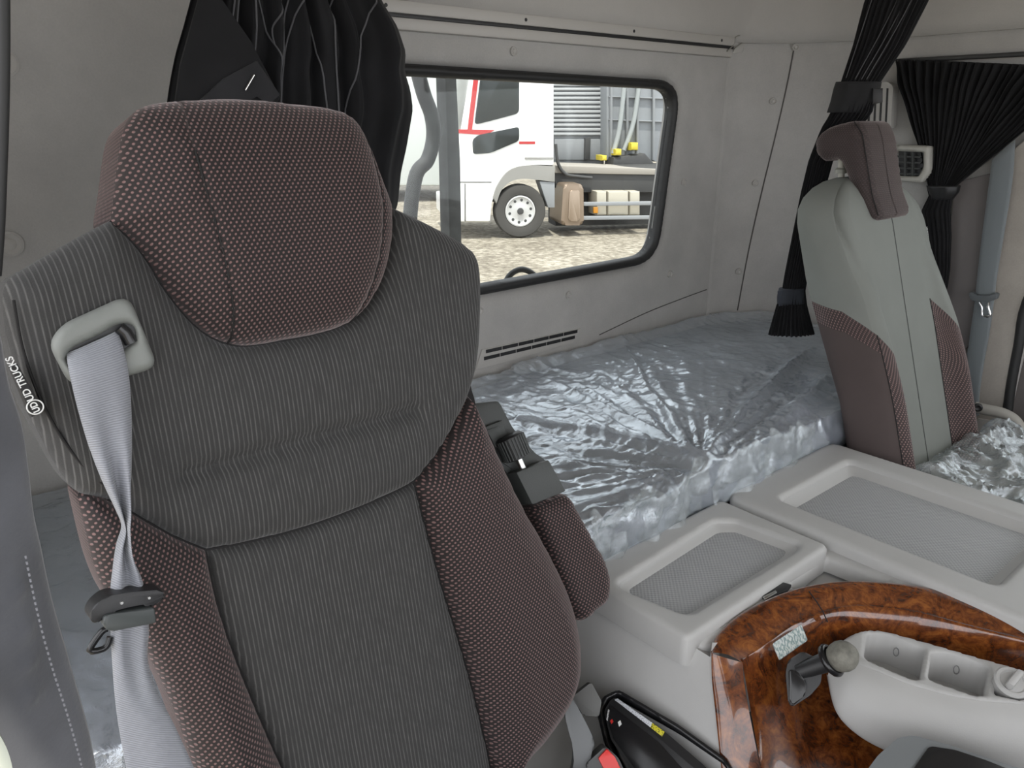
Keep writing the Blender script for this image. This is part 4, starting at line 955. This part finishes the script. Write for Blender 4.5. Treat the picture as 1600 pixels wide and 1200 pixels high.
pad('pod_rim', FPd, pod_o, PLG, pod, bulge=.004, R=.005, skirt=.055, step=.004, holes=hol, base=-.004)
slab('pocket_floor', FPd, pod_o, PLG, pod, -.06, -.052, 0)
lowb = [rZ(1293, 1055, .555), rZ(1308, 1112, .525), rZ(1345, 1150, .508), rZ(1400, 1178, .498), rZ(1460, 1196, .494), rZ(1530, 1215, .490), rZ(1600, 1228, .487), rZ(1700, 1240, .485)]
rimf = [FPd.w(*FPd.px(x, y), -.003) for x, y in frn]
nf = Vector((-.8, -.55, .3)).normalized()
r1 = [a*.8+b*.2+nf*.012*min(1, (i+1)/3) for i, (a, b) in enumerate(zip(rimf, lowb))]; r2 = [a*.45+b*.55+nf*.016*min(1, (i+1)/3) for i, (a, b) in enumerate(zip(rimf, lowb))]
grid('pod_front', dense([rimf, r1, r2, lowb, [p-nf*.02 for p in lowb]]), PLG, pod)
tray = [rZ(1305, 1010, .58), rZ(1293, 1055, .555)]
ac = rZ(1582, 1066, .590)
ash = thing('ashtray_cup', 'round grey ashtray lid with a raised grip in the cup holder pocket', 'ashtray', ac-Vector((0, 0, .06)))
axs = Vector((-.35, -.25, .9)).normalized()
lathe('ashtray_lid', [(-.05, .019), (-.004, .021), (.0, .022), (.003, .020), (.003, .016), (.001, .014), (.001, .001)], ac, axs, PLG, ash, 28)
box('grip', ac+axs*.008, (.030, .010, .016), PLG, ash, .004, rot=axs.to_track_quat('Z', 'Y').to_matrix() @ Matrix.Rotation(.9, 3, 'Z'))
for x, y in [(1399, 1018), (1493, 1046)]:
    p = rZ(x, y, .556); tube('pocket_mark', [p+RT*.004*math.cos(t)+UP*.006*math.sin(t)-FW*.002 for t in np.linspace(0, 6.28, 14)[:-1]], .0007, plain('grey_emboss', (.20, .20, .20), .6), pod, 6, closed=True)
# column lever with worn knob
lv = thing('brake_lever', 'short black lever with a worn grey ball knob on the wood fascia', 'lever', rZ(1255, 1095, .548))
FG = Frame(rZ(1255, 1062, .566), RT, -ray(1255, 1062))
slab('lever_base', FG, round_poly(FG.pxs([(1228, 1052), (1232, 1032), (1254, 1018), (1274, 1028), (1284, 1048), (1282, 1068), (1266, 1086), (1238, 1104), (1232, 1098)]), .005, 4), BLK, lv, -.03, .022, .007, 4)
slab('lever_base_cap', FG, round_poly(FG.pxs([(1232, 1046), (1246, 1048), (1260, 1066), (1258, 1086), (1240, 1102), (1234, 1096)], .02), .004, 3), BLKS, lv, .018, .027, .004, 3)
s0 = FG.w(*FG.px(1258, 1046, .018), .018); s1 = FG.w(*FG.px(1326, 1022, .034), .034); ad = (s1-s0).normalized()
tube('lever_shaft', [s0-ad*.01, s0.lerp(s1, .3), s0.lerp(s1, .6)], [.011, .0125, .014], BLK, lv, 14)
rc = s0.lerp(s1, .60); tt = (ad*.9+FG.n*.25+FG.v*.1).normalized(); a1 = tt.orthogonal().normalized(); a2 = tt.cross(a1)
tube('lock_ring', [rc+(a1*math.cos(t)+a2*math.sin(t))*.0185 for t in np.linspace(0, 2*math.pi, 33)[:-1]], .0045, BLKS, lv, 10, closed=True)
lathe('lever_neck', [(-.008, .014), (.006, .016), (.012, .019)], rc, ad, BLK, lv, 18)
lathe('lever_knob', [(.006, .011), (.009, .016), (.015, .019), (.022, .0205), (.029, .0195), (.036, .0155), (.041, .0095), (.043, .003)], rc-ad*.004, (ad*.95+FG.n*.3).normalized(), KNOB, lv, 28, sharp=80)
# ------------------------------------------------------------------ items beside the console
FK = Frame((.655, .55, .47), (0, -1, 0), (-.55, -.12, .83))
rec = thing('card_unit', 'black on-board card reader in a black holder beside the console', 'card reader', FK.w(*FK.px(1040, 1200), -.06))
pad('holder', FK, round_poly(FK.pxs([(932, 1112), (942, 1088), (966, 1077), (1060, 1132), (1135, 1186), (1190, 1270), (1010, 1280), (945, 1165)]), .006, 3), BLKS, rec, bulge=.003, R=.004, skirt=.06, step=.006, holes=[round_poly(FK.pxs([(942, 1112), (950, 1092), (966, 1084), (1058, 1140), (1128, 1190), (1175, 1265), (1015, 1272), (952, 1160)]), .005, 3)])
slab('reader_body', FK, round_poly(FK.pxs([(944, 1112), (956, 1092), (964, 1091), (1042, 1146), (1100, 1196), (1160, 1262), (1030, 1270), (955, 1156)], .004), .004, 3), BLK, rec, -.05, .006, .0025)
slab('reader_face', FK, FK.pxs([(946, 1114), (953, 1100), (1030, 1160), (1085, 1222), (1035, 1262), (958, 1154)], .008), BLKS, rec, .005, .0075, .0006)
slab('white_label', FK, FK.pxs([(960, 1093), (965, 1091), (1019, 1129), (1016, 1136)], .008), m_print('label_print', (.55, .57, .6), (.2, .2, .22), 700, 500, .56), rec, .0055, .0072, .0001)
slab('yellow_label', FK, FK.pxs([(1016, 1136), (1019, 1129), (1038, 1143), (1034, 1150)], .008), m_print('yellow_print', (.62, .55, .03), (.06, .06, .02), 500, 500, .55), rec, .0055, .0072, .0001)
slab('white_lettering', FK, FK.pxs([(947, 1124), (950, 1108), (952, 1109), (949, 1126)], .009), m_print('letter_print', (.02, .02, .02), (.6, .6, .6), 900, 900, .42), rec, .0072, .0082, 0)
slab('red_mark', FK, FK.pxs([(953, 1126), (956, 1123), (958, 1127), (955, 1131)], .009), RED, rec, .0072, .0082, 0)
slab('white_mark', FK, FK.pxs([(965, 1128), (969, 1125), (971, 1131), (967, 1135)], .009), WHT, rec, .0072, .0082, 0)
bk_ = thing('belt_buckle', 'grey belt buckle with red release button beside the driver seat', 'buckle', rX(925, 1240, .62))
FBk = Frame(rX(925, 1180, .60), RT, (-.5, -.6, .62))
slab('stalk', FBk, crom(FBk.pxs([(878, 1108), (892, 1090), (906, 1112), (925, 1150), (928, 1168), (914, 1190), (912, 1230), (890, 1240), (898, 1160)]), 3, True), plain('grey_stalk', (.12, .125, .128), .5), bk_, -.03, .006, .004)
slab('buckle_body', FBk, round_poly(FBk.pxs([(914, 1192), (944, 1164), (964, 1182), (1000, 1260), (930, 1280)]), .004), plain('dark_grey_buckle', (.06, .06, .06), .5), bk_, -.03, .014, .004)
slab('release_button', FBk, round_poly(FBk.pxs([(934, 1184), (948, 1169), (960, 1182), (982, 1225), (958, 1232)], .014), .002, 2), RED, bk_, .01, .019, .002)
tag(slab('side_bracket', FBk, round_poly(FBk.pxs([(893, 1090), (924, 1066), (940, 1096), (936, 1120), (912, 1118)], -.05), .003), plain('dull_grey_bracket', (.13, .13, .125), .6), None, -.09, -.05, .004), 'grey bracket tucked between the driver seat and the console', 'bracket')
FQ = Frame(rZ(1450, 1185, .575), (.85, -.52, 0), (-.10, -.25, .95))
sel = thing('selector_housing', 'grey selector housing with a dark glossy panel in front of the cup holder', 'selector', FQ.w(*FQ.px(1480, 1240), -.12))
slab('housing', FQ, round_poly(FQ.pxs([(1335, 1230), (1372, 1180), (1404, 1152), (1428, 1149), (1480, 1163), (1530, 1180), (1610, 1206), (1680, 1280), (1330, 1300)]), .006, 4), plain('slate_grey_plastic', (.16, .17, .175), .4, grain=.08), sel, -.10, 0, .012, 4)
slab('glossy_panel', FQ, round_poly(FQ.pxs([(1420, 1212), (1452, 1166), (1492, 1172), (1540, 1188), (1612, 1216), (1640, 1280), (1400, 1290)], .002), .004, 3), BLKS, sel, -.002, .0025, .001)

# ------------------------------------------------------------------ outside, seen through the rear window
GR = struct(box('ground', (14, 18, -.85), (80, 60, .1), m_gravel('pale_gravel'), bevel=0)); GR['label'] = 'pale gravel yard'
WHITE = plain('white_truck_paint', (.80, .80, .78), .35, coat=.3); GREYP = plain('grey_truck_panel', (.24, .25, .26), .5); REDP = plain('red_truck_stripe', (.42, .03, .03), .4)
DG = plain('dark_truck_glass', (.02, .025, .025), .25); DKC = plain('dark_chassis', (.05, .05, .05), .7); TYRE = plain('dusty_tyre', (.06, .057, .053), .9); ALU = plain('truck_aluminium', (.52, .52, .51), .45, .2); FEND = plain('grey_fender', (.25, .245, .23), .6)
wp = rZ(815, 372, -.80); Lv = Vector((.875, -.485, 0)).normalized(); FTk = Frame(wp, Lv, (-.485, -.875, 0))
T = lambda L, h=0: FTk.pxs(L, h)
tk = thing('parked_truck', 'white tractor truck with red stripe parked on the gravel outside the window', 'truck', wp)
arch = crom(T([(764, 348), (768, 318), (782, 284), (800, 266), (828, 258), (866, 258)]), 5)
slab('cab_body', FTk, T([(712, 347), (712, 212), (724, 204), (746, 30), (866, 30)])+list(reversed(arch)), WHITE, tk, -2.4, 0, .06)
slab('door_window', FTk, round_poly(T([(741, 195), (766, 189), (811, 177), (811, 70), (757, 70)]), .08), DG, tk, -.05, .02, .01)
slab('lower_window', FTk, round_poly(T([(738, 218), (747, 211), (811, 198), (811, 220), (766, 239), (739, 241)]), .06), DG, tk, -.05, .02, .01)
slab('red_stripe', FTk, T([(712, 208), (712, 202), (773, 203), (760, 211)]), REDP, tk, 0, .012, 0); slab('red_stripe', FTk, T([(811, 221), (836, 221), (836, 225), (811, 225)]), REDP, tk, 0, .012, 0)
slab('red_stripe', FTk, T([(730, 206), (746, 70), (754, 70), (737, 206)]), REDP, tk, 0, .014, 0)
fo = crom(T([(770, 308), (776, 290), (790, 270), (806, 261), (830, 258), (866, 260)]), 4); fi = crom(T([(775, 318), (782, 298), (796, 284), (815, 279), (840, 281), (866, 284)]), 4)
slab('fender', FTk, fo+list(reversed(fi)), FEND, tk, -.4, .06, .02); slab('fender_flap', FTk, T([(842, 283), (866, 284), (866, 324), (856, 324)]), GREYP, tk, -.3, .04, .01)
for y0, y1, x0 in ((284, 287, 712), (318, 321, 728)): slab('panel_gap', FTk, T([(x0, y0), (768, y0), (768, y0+1.2), (x0, y0+1.2)]), DKC, tk, 0, .006, 0)
slab('panel_gap', FTk, T([(726, 287), (727.3, 287), (727.3, 346), (726, 346)]), DKC, tk, 0, .006, 0)
slab('step_panel', FTk, T([(728, 312), (768, 312), (765, 345), (728, 345)]), WHITE, tk, 0, .05, .01)
slab('cab_trim', FTk, T([(820, 246), (864, 246), (864, 249), (820, 249)]), FEND, tk, 0, .02, 0)
wcx = FTk.w(*FTk.px(813, 330), -.12); nT = FTk.n
r_t = (Vector((FTk.px(813, 371)))-Vector(FTk.px(813, 330))).length
whl = lathe('wheel', [(-.14, r_t*.6), (-.14, r_t*.96), (-.10, r_t), (.10, r_t), (.14, r_t*.96), (.15, r_t*.80), (.13, r_t*.62), (.10, r_t*.60)], wcx, nT, TYRE, tk, 48)
lathe('rim', [(.09, r_t*.60), (.125, r_t*.585), (.130, r_t*.54), (.115, r_t*.50), (.118, r_t*.30), (.125, r_t*.22), (.13, r_t*.02)], wcx, nT, ALU, whl, 36)
for k in range(10):
    t = 2*math.pi*k/10+.2; p = wcx+nT*.115+(FTk.u*math.cos(t)+FTk.v*math.sin(t))*r_t*.42; lathe('rim_hole', [(-.01, r_t*.055), (.004, r_t*.055), (.005, r_t*.01)], p, nT, DKC, whl, 10)
lathe('hub', [(.10, r_t*.14), (.17, r_t*.11), (.175, r_t*.02)], wcx, nT, DKC, whl, 16)
slab('fuel_tank', FTk, round_poly(T([(880, 287), (911, 287), (912, 352), (876, 352)]), .09, 6), plain('bronze_tank', (.26, .20, .15), .35, .5), tk, -.9, .02, .06, 3)
slab('tank_panel', FTk, round_poly(T([(889, 297), (905, 297), (905, 345), (887, 345)]), .05), plain('bronze_panel', (.32, .25, .19), .35, .5), tk, .01, .05, .02)
slab('chassis', FTk, T([(862, 262), (1090, 268), (1090, 300), (868, 300)], -.6), DKC, tk, -1.8, -.5, .02); slab('chassis_deck', FTk, T([(862, 258), (1090, 266), (1090, 274), (862, 270)], -.55), plain('dusty_deck', (.28, .26, .23), .8), tk, -1.9, -.45, .02)
slab('rear_chassis', FTk, T([(866, 296), (1090, 296), (1090, 348), (866, 352)], -.9), DKC, tk, -1.4, -.8, .02)
for y0, y1 in ((316, 322), (338, 344)): slab('side_rail', FTk, T([(912, y0), (1090, y0-2), (1090, y1-2), (912, y1)]), GREYP, tk, -.06, .0, .015)
for x0, x1 in ((931, 947), (949, 981), (983, 999)): slab('side_tank', FTk, T([(x0, 299), (x1, 299), (x1, 336), (x0, 336)], -.2), plain('cream_tank', (.42, .39, .32), .4), tk, -.7, -.15, .04)
slab('marker_lamp', FTk, T([(930, 325), (937, 325), (937, 334), (930, 334)]), plain('amber_lens', (.75, .32, .03), .3), tk, -.15, -.1, .01)
tube('air_hose', [FTk.w(*FTk.px(x, y, -.4), -.4) for x, y in crom([(868, 225), (872, 255), (884, 272), (905, 276), (925, 278)], 5)], .03, DKC, tk, 8)
# truck front, seen at a slant
fo0 = FTk.w(*FTk.px(712, 300)); FFt = Frame(fo0, (-.485, -.875, 0), -Lv)
fv = lambda y: FFt.px(712, y)[1]
slab('front_bumper', FFt, rect(-2.4, fv(347), 0, fv(316)), WHITE, tk, 0, .12, .03)
for a, b in (((712, 250), (648, 222)), ((712, 268), (648, 236)), ((712, 286), (648, 250)), ((712, 303), (648, 264))):
    slab('grille_slot', FFt, rect(-2.1, fv(a[1]+8), -.3, fv(a[1])), DKC, tk, 0, .03, .005)
slab('windscreen', FFt, rect(-2.3, fv(203), -.1, fv(60)), DG, tk, 0, .02, 0)
# box body behind the cab: louvred front panel
FBx = Frame(wp-FTk.n*2.6, Lv, FTk.n)
bx_ = thing('cargo_body', 'grey cargo body with a louvred panel standing behind the white truck', 'cargo body', FBx.w(*FBx.px(905, 330)))
slab('front_panel', FBx, FBx.pxs([(845, 20), (944, 20), (944, 262), (845, 262)]), GREYP, bx_, -.4, 0, .02)
for k in range(22):
    y = 70+7*k-3; 
    if y < 214: slab('louvre', FBx, FBx.pxs([(848, y), (941, y), (941, y+4.4), (848, y+4.4)], .05), plain('pale_louvre', (.40, .41, .42), .5) if k == 0 else bpy.data.materials['pale_louvre'], bx_, 0, .07, .015)
slab('lower_panel', FBx, FBx.pxs([(866, 217), (940, 217), (940, 250), (866, 250)], .03), GREYP, bx_, 0, .05, .02)
slab('extinguisher_bracket', FBx, FBx.pxs([(914, 216), (923, 214), (922, 250), (913, 250)], .1), DKC, bx_, .04, .12, .02)
FBy = Frame(wp-FTk.n*1.7, Lv, FTk.n)
tr = thing('trailer_front', 'grey ribbed trailer front with airline couplings beyond the white truck', 'trailer', FBy.w(*FBy.px(990, 330)))
slab('bulkhead', FBy, FBy.pxs([(948, 20), (1120, 20), (1120, 256), (948, 250)], -.4), plain('trailer_grey', (.27, .285, .30), .5), tr, -2, -.4, .02)
for x in (952, 977, 993, 1018, 1046): slab('rib', FBy, FBy.pxs([(x, 20), (x+4, 20), (x+3, 252), (x-1, 250)], -.4), GREYP, tr, -.4, -.3, .02)
for y in (150, 186): slab('cross_rib', FBy, FBy.pxs([(950, y), (1060, y+4), (1060, y+6), (950, y+2)], -.4), GREYP, tr, -.4, -.33, .01)
for L in ([(1000, 120), (990, 190), (975, 235)], [(976, 130), (968, 200), (958, 240)]): tube('air_line', [FBy.w(*FBy.px(x, y, -.2), -.2) for x, y in crom(L, 5)], .05, plain('pale_line', (.30, .32, .32), .5), tr, 8)
for x, y, w in ((967, 238, 5), (992, 229, 6), (945, 247, 4)): slab('coupling', FBy, FBy.pxs([(x-w, y-w), (x+w, y-w), (x+w, y+w), (x-w, y+w)], 0), plain('yellow_coupling', (.62, .5, .05), .5), tr, -.45, .0, .05)
slab('coupling_base', FBy, FBy.pxs([(960, 246), (1010, 240), (1030, 262), (958, 262)], 0), DKC, tr, -.6, -.05, .05)
lathe('fifth_wheel', [(-.06, .9), (0, .95), (.05, .85), (.06, .1)], FBy.w(*FBy.px(1020, 262, .3), .3), (0, 0, 1), DKC, tr, 32)
FBz = Frame(wp-FTk.n*7, Lv, FTk.n)
bt = thing('white_box_truck', 'white slatted box truck parked far behind the white tractor', 'truck', FBz.w(*FBz.px(690, 300)))
slab('box_body', FBz, FBz.pxs([(560, 30), (736, 30), (736, 290), (560, 290)]), plain('pale_box_paint', (.55, .58, .56), .5), bt, -4, 0, .05)
for k in range(9): slab('slat', FBz, FBz.pxs([(716, 134+6*k), (735, 134+6*k), (735, 137.5+6*k), (716, 137.5+6*k)], .1), WHITE, bt, 0, .1, .01)
# our own truck's stay and hoses just behind the rear glass
POST = plain('weathered_steel', (.035, .037, .038), .7, var=.4, vscale=25)
tag(box('own_chassis', (1.3, 2.3, -.15), (1.1, 1.4, .25), DKC, None, .01), 'dark chassis deck of this truck behind the cab', 'chassis')
box('chassis_leg', (1.3, 2.3, -.54), (.3, .3, .53), DKC, bpy.data.objects['own_chassis'], .01)
FY = Frame((0, 2.1, 0), (1, 0, 0), (0, -1, 0))
stay = tag(slab('chassis_stay', FY, FY.pxs([(688, 60), (705, 60), (713, 250), (715, 420), (697, 420), (694, 250)])[:3]+[(FY.px(715, 420)[0], -.02), (FY.px(697, 420)[0], -.02)]+FY.pxs([(694, 250)]), POST, None, -.03, .02, .006), 'dark weathered steel stay standing just outside the rear window', 'stay')
tag(tube('intake_hose', [rY(x, y, 2.0) for x, y in crom([(640, 60), (660, 140), (674, 180), (677, 215), (668, 250), (648, 282), (640, 400), (660, 620)], 6)]+[Vector((.80, 2.0, .2)), Vector((.80, 2.0, -.02))], .022, POST), 'thick dark hose curving down outside the rear window', 'hose')
tag(tube('air_pipe', [Vector((1.15, 1.75, -.02)), Vector((1.16, 1.75, .3))]+[rY(x, y, 1.75) for x, y in crom([(780, 600), (786, 470), (790, 442), (800, 427), (815, 421), (830, 426), (840, 438), (846, 462)], 6)], .009, RUB), 'black pipe arching up just under the rear window', 'pipe')
